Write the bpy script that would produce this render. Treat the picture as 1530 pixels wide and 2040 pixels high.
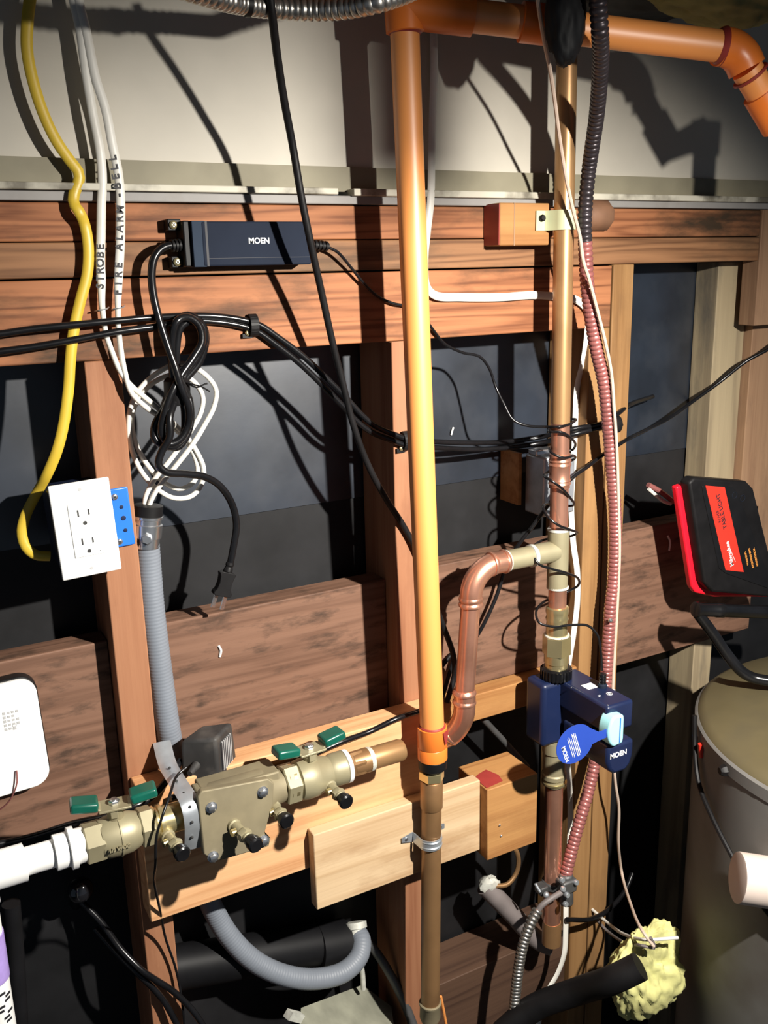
import bpy, math, random
import numpy as np
from mathutils import Vector, Matrix
random.seed(7)
for o in list(bpy.data.objects): bpy.data.objects.remove(o)
scn = bpy.context.scene
COL = scn.collection
# ---------------------------------------------------------------- camera
FPX = 1850.0
def unit(v): return v / np.linalg.norm(v)
CX = unit(np.array([3535.0, -570.0, FPX]))                    # wall direction, seen from the camera
CD = unit(np.array([170.0, (FPX*FPX + 3535*170)/570, FPX]))    # straight down
CN = np.cross(CX, CD)                                          # into the wall
CAM_D, CAM_H = 1.023, 1.4
cam_data = bpy.data.cameras.new('camera'); cam = bpy.data.objects.new('camera', cam_data); COL.objects.link(cam)
cam_data.sensor_fit = 'VERTICAL'; cam_data.sensor_height = 24.0; cam_data.lens = FPX/2040*24.0
cam_data.clip_start = 0.02
right = Vector((CX[0], CN[0], -CD[0])); up = -Vector((CX[1], CN[1], -CD[1])); back = -Vector((CX[2], CN[2], -CD[2]))
M = Matrix((right, up, back)).transposed().to_4x4(); M.translation = Vector((0, -CAM_D, CAM_H))
cam.matrix_world = M
scn.camera = cam
# ---------------------------------------------------------------- light and exposure
w = bpy.data.worlds.new('world'); scn.world = w; w.use_nodes = True
w.node_tree.nodes['Background'].inputs[0].default_value = (0.62, 0.78, 1.0, 1)
w.node_tree.nodes['Background'].inputs[1].default_value = 0.11
LIGHT_POS = Vector((0.71, -0.95, 1.56)); LIGHT_AIM = Vector((0.56, 0.0, 0.71))
sd = bpy.data.lights.new('hand_lamp', 'SPOT'); sd.energy = 155; sd.color = (1.0, 0.95, 0.87)
sd.spot_size = math.radians(110); sd.spot_blend = 1.0; sd.shadow_soft_size = 0.014
so = bpy.data.objects.new('hand_lamp', sd); COL.objects.link(so); so.location = LIGHT_POS
so.rotation_euler = (LIGHT_AIM-LIGHT_POS).to_track_quat('-Z', 'Y').to_euler()
scn.view_settings.view_transform = 'Standard'; scn.view_settings.look = 'None'
scn.view_settings.gamma = 1.0; scn.view_settings.exposure = 0.0; scn.view_settings.use_curve_mapping = False

def P(px, py, Y=0.0):
    """the point of the place at depth Y that the photograph shows at px, py"""
    r = np.array([(px-765)/FPX, (py-1020)/FPX, 1.0])
    d = np.array([r@CX, r@CN, -(r@CD)]); t = (CAM_D+Y)/d[1]
    return Vector((d[0]*t, -CAM_D+d[1]*t, CAM_H+d[2]*t))
def PP(lst, Y=0.0): return [P(q[0], q[1], q[2] if len(q) > 2 else Y) for q in lst]
# ---------------------------------------------------------------- materials
MATS = {}
def new_mat(name):
    m = bpy.data.materials.new(name); m.use_nodes = True; MATS[name] = m
    return m, m.node_tree, m.node_tree.nodes['Principled BSDF']
def N(nt, t, **kw):
    n = nt.nodes.new(t)
    for k, v in kw.items(): setattr(n, k, v)
    return n
def plain(name, col, rough=0.5, metal=0.0, var=0.12, scale=30.0, dirt=None, dirt_amt=0.5, dscale=12, bump=0.0, spec=0.5, coat=0.0, sss=None):
    """a base colour with a little mottling and, if wanted, patches of dirt"""
    m, nt, b = new_mat(name)
    tc = N(nt, 'ShaderNodeTexCoord'); oi = N(nt, 'ShaderNodeObjectInfo')
    add = N(nt, 'ShaderNodeVectorMath', operation='ADD'); nt.links.new(tc.outputs['Object'], add.inputs[0]); nt.links.new(oi.outputs['Random'], add.inputs[1])
    nz = N(nt, 'ShaderNodeTexNoise'); nz.inputs['Scale'].default_value = scale; nz.inputs['Detail'].default_value = 6
    nt.links.new(add.outputs[0], nz.inputs['Vector'])
    cr = N(nt, 'ShaderNodeValToRGB'); cr.color_ramp.elements[0].position = 0.3; cr.color_ramp.elements[1].position = 0.7
    cr.color_ramp.elements[0].color = tuple(c*(1-var) for c in col)+(1,); cr.color_ramp.elements[1].color = tuple(min(1, c*(1+var)) for c in col)+(1,)
    nt.links.new(nz.outputs['Fac'], cr.inputs[0]); out = cr.outputs[0]
    if dirt:
        n2 = N(nt, 'ShaderNodeTexNoise'); n2.inputs['Scale'].default_value = dscale; n2.inputs['Detail'].default_value = 8
        nt.links.new(add.outputs[0], n2.inputs['Vector'])
        mr = N(nt, 'ShaderNodeMapRange'); mr.inputs[1].default_value = 0.5; mr.inputs[2].default_value = 0.68; mr.inputs[4].default_value = dirt_amt
        nt.links.new(n2.outputs['Fac'], mr.inputs[0])
        mx = N(nt, 'ShaderNodeMix', data_type='RGBA'); mx.inputs[7].default_value = dirt+(1,)
        nt.links.new(mr.outputs[0], mx.inputs[0]); nt.links.new(out, mx.inputs[6]); out = mx.outputs[2]
    nt.links.new(out, b.inputs['Base Color'])
    b.inputs['Roughness'].default_value = rough; b.inputs['Metallic'].default_value = metal
    b.inputs['Specular IOR Level'].default_value = spec; b.inputs['Coat Weight'].default_value = coat
    if bump:
        bp = N(nt, 'ShaderNodeBump'); bp.inputs['Strength'].default_value = bump; bp.inputs['Distance'].default_value = 0.002
        nt.links.new(nz.outputs['Fac'], bp.inputs['Height']); nt.links.new(bp.outputs[0], b.inputs['Normal'])
    return m
def wood(name, light, dark, axis='X', rings=22.0, grime=(0.05, 0.03, 0.02), grime_amt=0.5, rough=0.65, fine=0.35, gscale=5, knots=True):
    m, nt, b = new_mat(name); L = nt.links.new
    tc = N(nt, 'ShaderNodeTexCoord'); oi = N(nt, 'ShaderNodeObjectInfo')
    ml = N(nt, 'ShaderNodeMath', operation='MULTIPLY'); ml.inputs[1].default_value = 13.0; L(oi.outputs['Random'], ml.inputs[0])
    add = N(nt, 'ShaderNodeVectorMath', operation='ADD'); L(tc.outputs['Object'], add.inputs[0]); L(ml.outputs[0], add.inputs[1])
    sc = {'X': (1.5, 30, 30), 'Z': (30, 30, 1.5), 'Y': (30, 1.5, 30)}[axis]
    sf = {'X': (9, 260, 260), 'Z': (260, 260, 9), 'Y': (260, 9, 260)}[axis]
    mp = N(nt, 'ShaderNodeMapping'); mp.inputs['Scale'].default_value = sc; L(add.outputs[0], mp.inputs[0])
    n1 = N(nt, 'ShaderNodeTexNoise'); n1.inputs['Scale'].default_value = 1.0; n1.inputs['Detail'].default_value = 2.5; n1.inputs['Roughness'].default_value = 0.4; L(mp.outputs[0], n1.inputs['Vector'])
    m1 = N(nt, 'ShaderNodeMath', operation='MULTIPLY'); m1.inputs[1].default_value = rings*1.5; L(n1.outputs['Fac'], m1.inputs[0])
    s1 = N(nt, 'ShaderNodeMath', operation='SINE'); L(m1.outputs[0], s1.inputs[0])
    mf = N(nt, 'ShaderNodeMapping'); mf.inputs['Scale'].default_value = sf; L(add.outputs[0], mf.inputs[0])
    n2 = N(nt, 'ShaderNodeTexNoise'); n2.inputs['Scale'].default_value = 1.0; n2.inputs['Detail'].default_value = 4; L(mf.outputs[0], n2.inputs['Vector'])
    a = N(nt, 'ShaderNodeMath', operation='MULTIPLY_ADD'); a.inputs[1].default_value = 0.30; a.inputs[2].default_value = 0.40; L(s1.outputs[0], a.inputs[0])
    f = N(nt, 'ShaderNodeMath', operation='MULTIPLY_ADD'); f.inputs[1].default_value = fine*2; L(n2.outputs['Fac'], f.inputs[0])
    f0 = N(nt, 'ShaderNodeMath', operation='SUBTRACT'); f0.inputs[1].default_value = fine; L(a.outputs[0], f0.inputs[0]); L(f0.outputs[0], f.inputs[2])
    cr = N(nt, 'ShaderNodeValToRGB'); e = cr.color_ramp.elements
    e[0].position = 0.05; e[0].color = light+(1,); e[1].position = 0.95; e[1].color = dark+(1,)
    mid = e.new(0.5); mid.color = tuple(0.72*l+0.28*d for l, d in zip(light, dark))+(1,)
    L(f.outputs[0], cr.inputs[0]); out = cr.outputs[0]
    n3 = N(nt, 'ShaderNodeTexNoise'); n3.inputs['Scale'].default_value = gscale; n3.inputs['Detail'].default_value = 7; n3.inputs['Roughness'].default_value = 0.62
    mg = N(nt, 'ShaderNodeMapping'); mg.inputs['Scale'].default_value = {'X': (0.8, 2.5, 2.5), 'Z': (2.5, 2.5, 0.8), 'Y': (2.5, .8, 2.5)}[axis]; L(add.outputs[0], mg.inputs[0]); L(mg.outputs[0], n3.inputs['Vector'])
    mr = N(nt, 'ShaderNodeMapRange'); mr.inputs[1].default_value = 0.51; mr.inputs[2].default_value = 0.69; mr.inputs[4].default_value = grime_amt; L(n3.outputs['Fac'], mr.inputs[0])
    mx = N(nt, 'ShaderNodeMix', data_type='RGBA'); mx.inputs[7].default_value = grime+(1,); L(mr.outputs[0], mx.inputs[0]); L(out, mx.inputs[6]); out = mx.outputs[2]
    if knots:
        vo = N(nt, 'ShaderNodeTexVoronoi'); vo.inputs['Scale'].default_value = 7.0
        mk_ = N(nt, 'ShaderNodeMapping'); mk_.inputs['Scale'].default_value = {'X': (0.55, 1, 1), 'Z': (1, 1, 0.55), 'Y': (1, .55, 1)}[axis]; L(add.outputs[0], mk_.inputs[0]); L(mk_.outputs[0], vo.inputs['Vector'])
        kr = N(nt, 'ShaderNodeMapRange'); kr.inputs[1].default_value = 0.05; kr.inputs[2].default_value = 0.11; kr.inputs[3].default_value = 0.75; kr.inputs[4].default_value = 0.0; L(vo.outputs['Distance'], kr.inputs[0])
        m2 = N(nt, 'ShaderNodeMix', data_type='RGBA'); m2.inputs[7].default_value = tuple(d*0.45 for d in dark)+(1,); L(kr.outputs[0], m2.inputs[0]); L(out, m2.inputs[6]); out = m2.outputs[2]
    L(out, b.inputs['Base Color']); b.inputs['Roughness'].default_value = rough; b.inputs['Specular IOR Level'].default_value = 0.25
    bp = N(nt, 'ShaderNodeBump'); bp.inputs['Strength'].default_value = 0.35; bp.inputs['Distance'].default_value = 0.001
    L(f.outputs[0], bp.inputs['Height']); L(bp.outputs[0], b.inputs['Normal'])
    return m
FIR = wood('fir_lumber', (0.370, 0.150, 0.066), (0.105, 0.030, 0.012), 'X', 34, grime=(0.035, 0.025, 0.015), grime_amt=0.95)
FIR_D = wood('fir_lumber_weathered', (0.285, 0.140, 0.066), (0.080, 0.032, 0.014), 'X', 34, grime=(0.07, 0.05, 0.03), grime_amt=0.75)
STUD = wood('stud_lumber', (0.332, 0.154, 0.081), (0.204, 0.074, 0.035), 'Z', 9, grime=(0.16, 0.06, 0.03), grime_amt=0.5, knots=False)
STUD_W = wood('stud_lumber_yellow', (0.323, 0.177, 0.071), (0.190, 0.092, 0.033), 'Z', 14, grime=(0.11, 0.06, 0.03), grime_amt=0.5)
GREYW = wood('weathered_post', (0.40, 0.32, 0.20), (0.22, 0.17, 0.11), 'Z', 12, grime=(0.10, 0.095, 0.085), grime_amt=0.75, fine=.25)
PINKW = wood('pink_brown_board', (0.36, 0.22, 0.13), (0.22, 0.12, 0.07), 'Z', 8, grime=(0.12, 0.07, 0.05), grime_amt=0.5)
OLDBLK = wood('old_blocking', (0.199, 0.107, 0.070), (0.103, 0.052, 0.033), 'X', 20, grime=(0.045, 0.028, 0.02), grime_amt=0.85, fine=.35, gscale=22, knots=False)
PINE = wood('new_pine', (0.715, 0.416, 0.212), (0.476, 0.216, 0.089), 'X', 18, grime=(0.36, 0.15, 0.06), grime_amt=0.4, knots=False)
PINE2 = wood('pale_pine', (0.622, 0.454, 0.277), (0.437, 0.277, 0.143), 'X', 12, grime=(0.32, 0.17, 0.08), grime_amt=0.75, knots=False)
PINE3 = wood('orange_pine', (0.429, 0.218, 0.078), (0.265, 0.109, 0.035), 'X', 14, grime=(0.22, 0.09, 0.03), grime_amt=0.5, knots=False)
DARKW = wood('dark_sill_wood', (0.10, 0.055, 0.035), (0.05, 0.026, 0.018), 'X', 20, grime_amt=0.6)
CREAM = plain('painted_panel', (0.531, 0.494, 0.418), 0.6, var=0.05, scale=14, dirt=(0.44, 0.41, 0.33), dirt_amt=0.4, dscale=5, bump=0.05)
CREAM_B = plain('darker_base_strip', (0.248, 0.224, 0.154), 0.65, var=0.1, scale=20, dirt=(0.16, 0.14, 0.09), dirt_amt=0.6, dscale=9)
LEDGE = plain('cream_ledge', (0.541, 0.510, 0.416), 0.6, var=0.08, scale=25, dirt=(0.09, 0.075, 0.05), dirt_amt=0.85, dscale=22)
LEDGE2 = plain('grey_ledge', (0.273, 0.259, 0.246), 0.6, var=0.08, scale=25, dirt=(0.16, 0.13, 0.10), dirt_amt=0.5)
TAR = plain('tar_paper', (0.014, 0.019, 0.029), 0.37, var=0.45, scale=9, dirt=(0.045, 0.05, 0.06), dirt_amt=0.35, dscale=14, bump=0.2, spec=0.9)
TAR2 = plain('tar_paper_lower', (0.011, 0.011, 0.012), 0.55, var=0.4, scale=11, dirt=(0.03, 0.03, 0.033), dirt_amt=0.3, dscale=8, bump=0.3, spec=0.3)
DARKROOM = plain('dark_floor', (0.03, 0.026, 0.022), 0.9, var=0.3)
ORANGE = plain('orange_cpvc', (0.88, 0.33, 0.085), 0.45, var=0.04, scale=6, spec=1.0)
ORANGE_F = plain('orange_cpvc_fitting', (0.80, 0.20, 0.03), 0.35, var=0.06, scale=12)
REDPRIMER = plain('red_primer', (0.28, 0.035, 0.03), 0.45, var=0.2)
COPPER = plain('bright_copper', (0.82, 0.41, 0.28), 0.30, 0.84, var=0.12, scale=18, dirt=(0.40, 0.17, 0.10), dirt_amt=0.5)
COPPER_A = plain('aged_copper', (0.425, 0.246, 0.111), 0.36, 0.55, var=0.12, scale=14, dirt=(0.25, 0.13, 0.06), dirt_amt=0.5)
COPPER_B = plain('brown_copper', (0.34, 0.19, 0.085), 0.42, 0.55, var=0.15, scale=14, dirt=(0.16, 0.085, 0.04), dirt_amt=0.5)
BRASS = plain('dull_brass', (0.317, 0.282, 0.176), 0.48, 0.3, var=0.12, scale=22, dirt=(0.26, 0.21, 0.12), dirt_amt=0.6)
BRASS2 = plain('bright_brass', (0.66, 0.56, 0.30), 0.28, 0.85, var=0.1)
BRONZE = plain('bronze_body', (0.234, 0.198, 0.122), 0.62, 0.25, var=0.15, scale=26, dirt=(0.14, 0.12, 0.08), dirt_amt=0.5, bump=0.2)
SOLDER = plain('solder_white', (0.58, 0.58, 0.52), 0.55, 0.2, var=0.2, scale=90)
ZINC = plain('galvanised_steel', (0.56, 0.60, 0.64), 0.38, 0.75, var=0.15, scale=50)
STEEL = plain('bright_steel', (0.75, 0.76, 0.78), 0.25, 0.95, var=0.1)
DGREY = plain('dark_grey_metal', (0.10, 0.10, 0.10), 0.5, 0.5, var=0.3)
FLEX = plain('steel_flex', (0.42, 0.40, 0.37), 0.33, 0.9, var=0.2, scale=60)
MCRED = plain('red_armour', (0.36, 0.13, 0.12), 0.35, 0.35, var=0.15, scale=40)
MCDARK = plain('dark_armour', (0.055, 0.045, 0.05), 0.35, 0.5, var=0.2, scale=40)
YELLOW = plain('yellow_jacket', (0.62, 0.43, 0.04), 0.4, var=0.08, scale=20, dirt=(0.42, 0.28, 0.03), dirt_amt=0.35)
WHITE = plain('white_jacket', (0.72, 0.70, 0.64), 0.42, var=0.05, dirt=(0.45, 0.42, 0.35), dirt_amt=0.35, dscale=25)
TANC = plain('tan_jacket', (0.60, 0.47, 0.38), 0.45, var=0.06)
BLACKP = plain('black_plastic', (0.007, 0.007, 0.008), 0.25, var=0.3, spec=0.4)
BLACKM = plain('matte_black', (0.008, 0.0075, 0.008), 0.5, var=0.3, spec=0.22)
DUSTY = plain('dusty_black_plastic', (0.028, 0.027, 0.027), 0.6, var=0.25, dirt=(0.10, 0.09, 0.08), dirt_amt=0.55, dscale=30)
PVC = plain('white_pvc', (0.86, 0.86, 0.84), 0.35, var=0.02)
WPLATE = plain('white_plate', (0.88, 0.88, 0.85), 0.35, var=0.015)
GREYC = plain('grey_conduit', (0.184, 0.204, 0.238), 0.5, var=0.05)
NAVY = plain('navy_plastic', (0.008, 0.015, 0.052), 0.38, var=0.1, spec=0.5)
SLATE = plain('slate_plastic', (0.013, 0.018, 0.032), 0.75, var=0.08, spec=0.12)
SLATE2 = plain('slate_band', (0.028, 0.040, 0.062), 0.75, var=0.05, spec=0.12)
BOXBLUE = plain('bright_blue_plastic', (0.02, 0.16, 0.62), 0.35, var=0.05)
DKBLUE = plain('dark_blue_plastic', (0.012, 0.018, 0.045), 0.4, var=0.1)
TAGBLUE = plain('tag_blue', (0.02, 0.06, 0.36), 0.4, var=0.03)
CYAN = plain('pale_cyan_plastic', (0.38, 0.80, 0.86), 0.4, var=0.03)
TEAL = plain('green_vinyl', (0.006, 0.095, 0.065), 0.3, var=0.15, spec=0.6)
WHITEINK = plain('white_ink', (0.85, 0.85, 0.85), 0.5, var=0.0)
BLACKINK = plain('black_ink', (0.015, 0.015, 0.02), 0.6, var=0.0)
GREYINK = plain('grey_ink', (0.45, 0.45, 0.45), 0.6, var=0.0)
GOLDINK = plain('orange_ink', (0.75, 0.30, 0.06), 0.5, var=0.0)
SLOT = plain('slot_dark', (0.03, 0.03, 0.03), 0.6, var=0.0)
LRED = plain('red_label', (0.72, 0.035, 0.02), 0.4, var=0.02)
REDPL = plain('red_plastic', (0.85, 0.012, 0.03), 0.3, var=0.03)
PURPLE = plain('purple_label', (0.36, 0.26, 0.60), 0.4, var=0.2, scale=40)
OLIVE = plain('olive_tank_top', (0.120, 0.099, 0.051), 0.5, 0.0, var=0.15, scale=8, dirt=(0.10, 0.085, 0.05), dirt_amt=0.6)
TANKG = plain('grey_tank_side', (0.17, 0.165, 0.155), 0.6, 0.0, var=0.12, scale=6, dirt=(0.09, 0.07, 0.055), dirt_amt=0.6, dscale=7)
FOAM = plain('yellow_insulation', (0.66, 0.64, 0.26), 0.9, var=0.35, scale=26, dirt=(0.12, 0.10, 0.04), dirt_amt=0.6, dscale=16, bump=0.6)
FOAM2 = plain('olive_insulation', (0.20, 0.19, 0.07), 0.95, var=0.4, scale=20, dirt=(0.05, 0.05, 0.03), dirt_amt=0.7, dscale=9, bump=0.6)
CONCRETE = plain('grey_concrete', (0.26, 0.26, 0.20), 0.85, var=0.2, scale=30, dirt=(0.12, 0.12, 0.09), dirt_amt=0.5, bump=0.3)
STRAPY = plain('pale_green_strap', (0.55, 0.58, 0.36), 0.5, 0.1, var=0.05)
ABS = plain('black_abs', (0.007, 0.007, 0.008), 0.5, var=0.2, spec=0.2)
GREYPIPE = plain('mauve_grey_pipe', (0.17, 0.145, 0.14), 0.55, var=0.15)
TOWNY = plain('rust_wood', (0.20, 0.10, 0.055), 0.7, var=0.2)
# ---------------------------------------------------------------- mesh building
class MB:
    def __init__(s): s.v = []; s.f = []
    def add(s, vs, fs):
        k = len(s.v); s.v += [Vector(v) for v in vs]; s.f += [tuple(i+k for i in f) for f in fs]; return s
    def box(s, x0, x1, y0, y1, z0, z1):
        return s.add([(x0, y0, z0), (x1, y0, z0), (x1, y1, z0), (x0, y1, z0), (x0, y0, z1), (x1, y0, z1), (x1, y1, z1), (x0, y1, z1)],
                     [(0, 3, 2, 1), (4, 5, 6, 7), (0, 1, 5, 4), (1, 2, 6, 5), (2, 3, 7, 6), (3, 0, 4, 7)])
    def obox(s, c, ax, ay, az, hx, hy, hz):
        c = Vector(c); ax = Vector(ax).normalized()*hx; ay = Vector(ay).normalized()*hy; az = Vector(az).normalized()*hz
        vs = [c+sx*ax+sy*ay+sz*az for sz in (-1, 1) for sx, sy in ((-1, -1), (1, -1), (1, 1), (-1, 1))]
        return s.add(vs, [(0, 3, 2, 1), (4, 5, 6, 7), (0, 1, 5, 4), (1, 2, 6, 5), (2, 3, 7, 6), (3, 0, 4, 7)])
    def prism(s, poly, origin, ax, ay, depth):
        """2-D outline in the plane ax, ay pushed depth along ax x ay"""
        o = Vector(origin); ax = Vector(ax).normalized(); ay = Vector(ay).normalized(); n = ax.cross(ay)*depth
        a = [o+ax*p[0]+ay*p[1] for p in poly]; k = len(a)
        return s.add(a+[q+n for q in a], [tuple(range(k))[::-1], tuple(range(k, 2*k))]+[(i, (i+1) % k, (i+1) % k+k, i+k) for i in range(k)])
    def lathe(s, p0, axis, prof, n=24, phase=0.0):
        p0 = Vector(p0); a = Vector(axis).normalized(); h = Vector((0, 1, 0)) if abs(a.y) < 0.9 else Vector((1, 0, 0))
        u = a.cross(h).normalized(); v = a.cross(u); vs = []
        for d, r in prof:
            for i in range(n):
                t = 2*math.pi*i/n+phase; vs.append(p0+a*d+(u*math.cos(t)+v*math.sin(t))*max(r, 1e-5))
        fs = [(j*n+i, j*n+(i+1) % n, (j+1)*n+(i+1) % n, (j+1)*n+i) for j in range(len(prof)-1) for i in range(n)]
        fs += [tuple(range(n))[::-1], tuple(range((len(prof)-1)*n, len(prof)*n))]
        return s.add(vs, fs)
    def cyl(s, p0, p1, r, n=20, r1=None):
        p0 = Vector(p0); p1 = Vector(p1); L = (p1-p0).length
        return s.lathe(p0, p1-p0, [(0, r), (L, r if r1 is None else r1)], n)
    def tube(s, pts, r, n=10, flat=None, side=(0, 1, 0)):
        """r: number or function of arc length; flat=(half width, half thickness) for a flat cable lying across side"""
        pts = [Vector(p) for p in pts]; m = len(pts); vs = []; acc = 0.0; prev = None
        for i in range(m):
            t = (pts[min(i+1, m-1)]-pts[max(i-1, 0)]).normalized()
            if i: acc += (pts[i]-pts[i-1]).length
            if flat:
                u = t.cross(Vector(side)); u = u.normalized() if u.length > 0.15 else prev
            else:
                if prev is None: u = t.cross(Vector((0.3, 1, 0.2))).normalized()
                else: u = (prev-t*prev.dot(t)).normalized()
            prev = u; v = t.cross(u).normalized()
            ra, rb = (flat(acc) if callable(flat) else flat) if flat else ((r(acc),)*2 if callable(r) else (r, r))
            for k in range(n):
                a = 2*math.pi*k/n; vs.append(pts[i]+u*math.cos(a)*ra+v*math.sin(a)*rb)
        fs = [(j*n+i, j*n+(i+1) % n, (j+1)*n+(i+1) % n, (j+1)*n+i) for j in range(m-1) for i in range(n)]
        fs += [tuple(range(n))[::-1], tuple(range((m-1)*n, m*n))]
        return s.add(vs, fs)
    def sphere(s, c, r, n=14, sc=(1, 1, 1)):
        c = Vector(c); vs = []; m = n//2
        for j in range(m+1):
            p = math.pi*j/m
            for i in range(n):
                a = 2*math.pi*i/n; vs.append(c+Vector((math.sin(p)*math.cos(a)*sc[0], math.sin(p)*math.sin(a)*sc[1], math.cos(p)*sc[2]))*r)
        return s.add(vs, [(j*n+i, (j+1)*n+i, (j+1)*n+(i+1) % n, j*n+(i+1) % n) for j in range(m) for i in range(n)])
    def build(s, name, mat, parent=None, bevel=0.0, angle=38, segs=2):
        me = bpy.data.meshes.new(name)
        org = ORG.get(parent.name) if parent else None
        if org is None: org = sum(s.v, Vector())/len(s.v)
        me.from_pydata([v-org for v in s.v], [], s.f); me.update()
        for p in me.polygons: p.use_smooth = True
        me.set_sharp_from_angle(angle=math.radians(angle))
        me.materials.append(mat)
        o = bpy.data.objects.new(name, me); COL.objects.link(o)
        if parent: o.parent = parent
        else: o.location = org
        ORG[o.name] = org
        if bevel:
            b = o.modifiers.new('bevel', 'BEVEL'); b.width = bevel; b.segments = segs; b.limit_method = 'ANGLE'
        return o
ORG = {}
def tag(o, label=None, cat=None, group=None, kind=None):
    if label: o['label'] = label
    if cat: o['category'] = cat
    if group: o['group'] = group
    if kind: o['kind'] = kind
    return o
def thing(name, label, cat, loc, group=None):
    o = bpy.data.objects.new(name, None); COL.objects.link(o); o.location = loc; o.empty_display_size = 0.02
    ORG[o.name] = Vector(loc); return tag(o, label, cat, group)
def smooth(pts, step=0.006):
    """Catmull-Rom through the points, resampled to an even step"""
    pts = [Vector(p) for p in pts]; out = []; q = [pts[0]*2-pts[1]]+pts+[pts[-1]*2-pts[-2]]
    for i in range(1, len(q)-2):
        p0, p1, p2, p3 = q[i-1:i+3]; d = [max((b-a).length, 1e-5)**0.5 for a, b in ((p0, p1), (p1, p2), (p2, p3))]
        m1 = (p2-p1)-(p2-p0)*(d[1]/(d[0]+d[1]))*1.0+(p1-p0)*(d[1]/d[0])
        m2 = (p2-p1)-(p3-p1)*(d[1]/(d[1]+d[2]))*1.0+(p3-p2)*(d[1]/d[2])
        for k in range(24):
            t = k/24; out.append(p1*(2*t**3-3*t**2+1)+m1*(t**3-2*t**2+t)+p2*(3*t**2-2*t**3)+m2*(t**3-t**2))
    out.append(pts[-1]); L = [0.0]
    for a, b in zip(out, out[1:]): L.append(L[-1]+(b-a).length)
    n = max(3, int(L[-1]/step)); arr = np.array([tuple(p) for p in out]); s = np.linspace(0, L[-1], n+1)
    return [Vector(v) for v in np.stack([np.interp(s, L, arr[:, k]) for k in range(3)], 1)]
def cable(name, lst, r, mat, label=None, cat=None, Y=0.0, parent=None, flat=None, step=0.006, n=10, group=None):
    o = MB().tube(smooth(PP(lst, Y), step), r, n, flat).build(name, mat, parent)
    if label: tag(o, label, cat, group)
    return o
def text(s, origin, ax, ay, size, mat, parent, name='lettering', bold=0.0, ext=0.0003, align='CENTER', sp=1.0):
    cu = bpy.data.curves.new('t', 'FONT'); cu.body = s; cu.size = size; cu.extrude = ext; cu.offset = bold; cu.align_x = align; cu.align_y = 'CENTER'; cu.space_character = sp
    to = bpy.data.objects.new('t', cu); COL.objects.link(to)
    dg = bpy.context.evaluated_depsgraph_get(); me = bpy.data.meshes.new_from_object(to.evaluated_get(dg))
    bpy.data.objects.remove(to); ax = Vector(ax).normalized(); ay = Vector(ay).normalized(); az = ax.cross(ay)
    mb = MB(); mb.add([Vector(origin)+ax*v.co.x+ay*v.co.y+az*v.co.z for v in me.vertices], [tuple(p.vertices) for p in me.polygons])
    return mb.build(name, mat, parent)
XA, YA, ZA = Vector((1, 0, 0)), Vector((0, 1, 0)), Vector((0, 0, 1))
def board(name, x0, x1, y0, y1, z0, z1, mat, label, cat, bevel=0.0015, group=None):
    return tag(MB().box(x0, x1, y0, y1, z0, z1).build(name, mat, bevel=bevel), label, cat, group)
def struct(name, x0, x1, y0, y1, z0, z1, mat, bevel=0.0):
    return tag(MB().box(x0, x1, y0, y1, z0, z1).build(name, mat, bevel=bevel), kind='structure')
def screw(c, r, parent, mat=BRASS2, axis=(0, -1, 0), name='screw'):
    mb = MB().lathe(c, axis, [(0, r), (r*.35, r), (r*.6, r*.7), (r*.62, r*.45)], 14)
    o = mb.build(name, mat, parent)
    a = Vector(axis).normalized(); u = a.cross(ZA) if abs(a.z) < .9 else XA; u = u.normalized(); v = a.cross(u)
    m2 = MB(); c2 = Vector(c)+a*r*.6
    m2.obox(c2, u+v, v-u, a, r*.55, r*.12, r*.08); m2.obox(c2, v-u, u+v, a, r*.55, r*.12, r*.08)
    m2.build('cross_slot', SLOT, o); return o

# ================================================================ THE SETTING
struct('wall_back', -0.6, 2.2, 0.092, 0.11, 1.095, 1.40, TAR)
# the lower sheet of tar paper is lapped under the upper one
struct('trim_1', -0.6, 2.2, 0.0945, 0.12, -0.6, 1.12, TAR2)
struct('wall_upper', -0.6, 2.2, 0.010, 0.035, 1.515, 2.3, CREAM)
struct('trim_2', -0.6, 2.2, 0.004, 0.034, 1.488, 1.5155, CREAM_B)  # darker olive-grey strip along the foot of the upper wall
struct('trim_3', -0.6, 0.495, -0.014, 0.03, 1.4835, 1.4905, LEDGE, 0.001)
struct('trim_4', 0.515, 1.5, -0.014, 0.03, 1.4825, 1.4905, LEDGE, 0.001)
struct('trim_5', -0.6, 1.5, -0.006, 0.03, 1.4735, 1.4830, LEDGE2, 0.001)
struct('floor', -2, 4, -3, 2, -0.62, -0.6, DARKROOM)
struct('ceiling', -2, 4, -1.4, 0.03, 1.80, 1.83, DARKW)

# unseen block added under the ceiling to shade the orange pipe's top
struct('unseen_shade_block', 0.676, 0.704, -.79, -.755, 1.545, 1.80, DARKW, 0.002)

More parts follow.
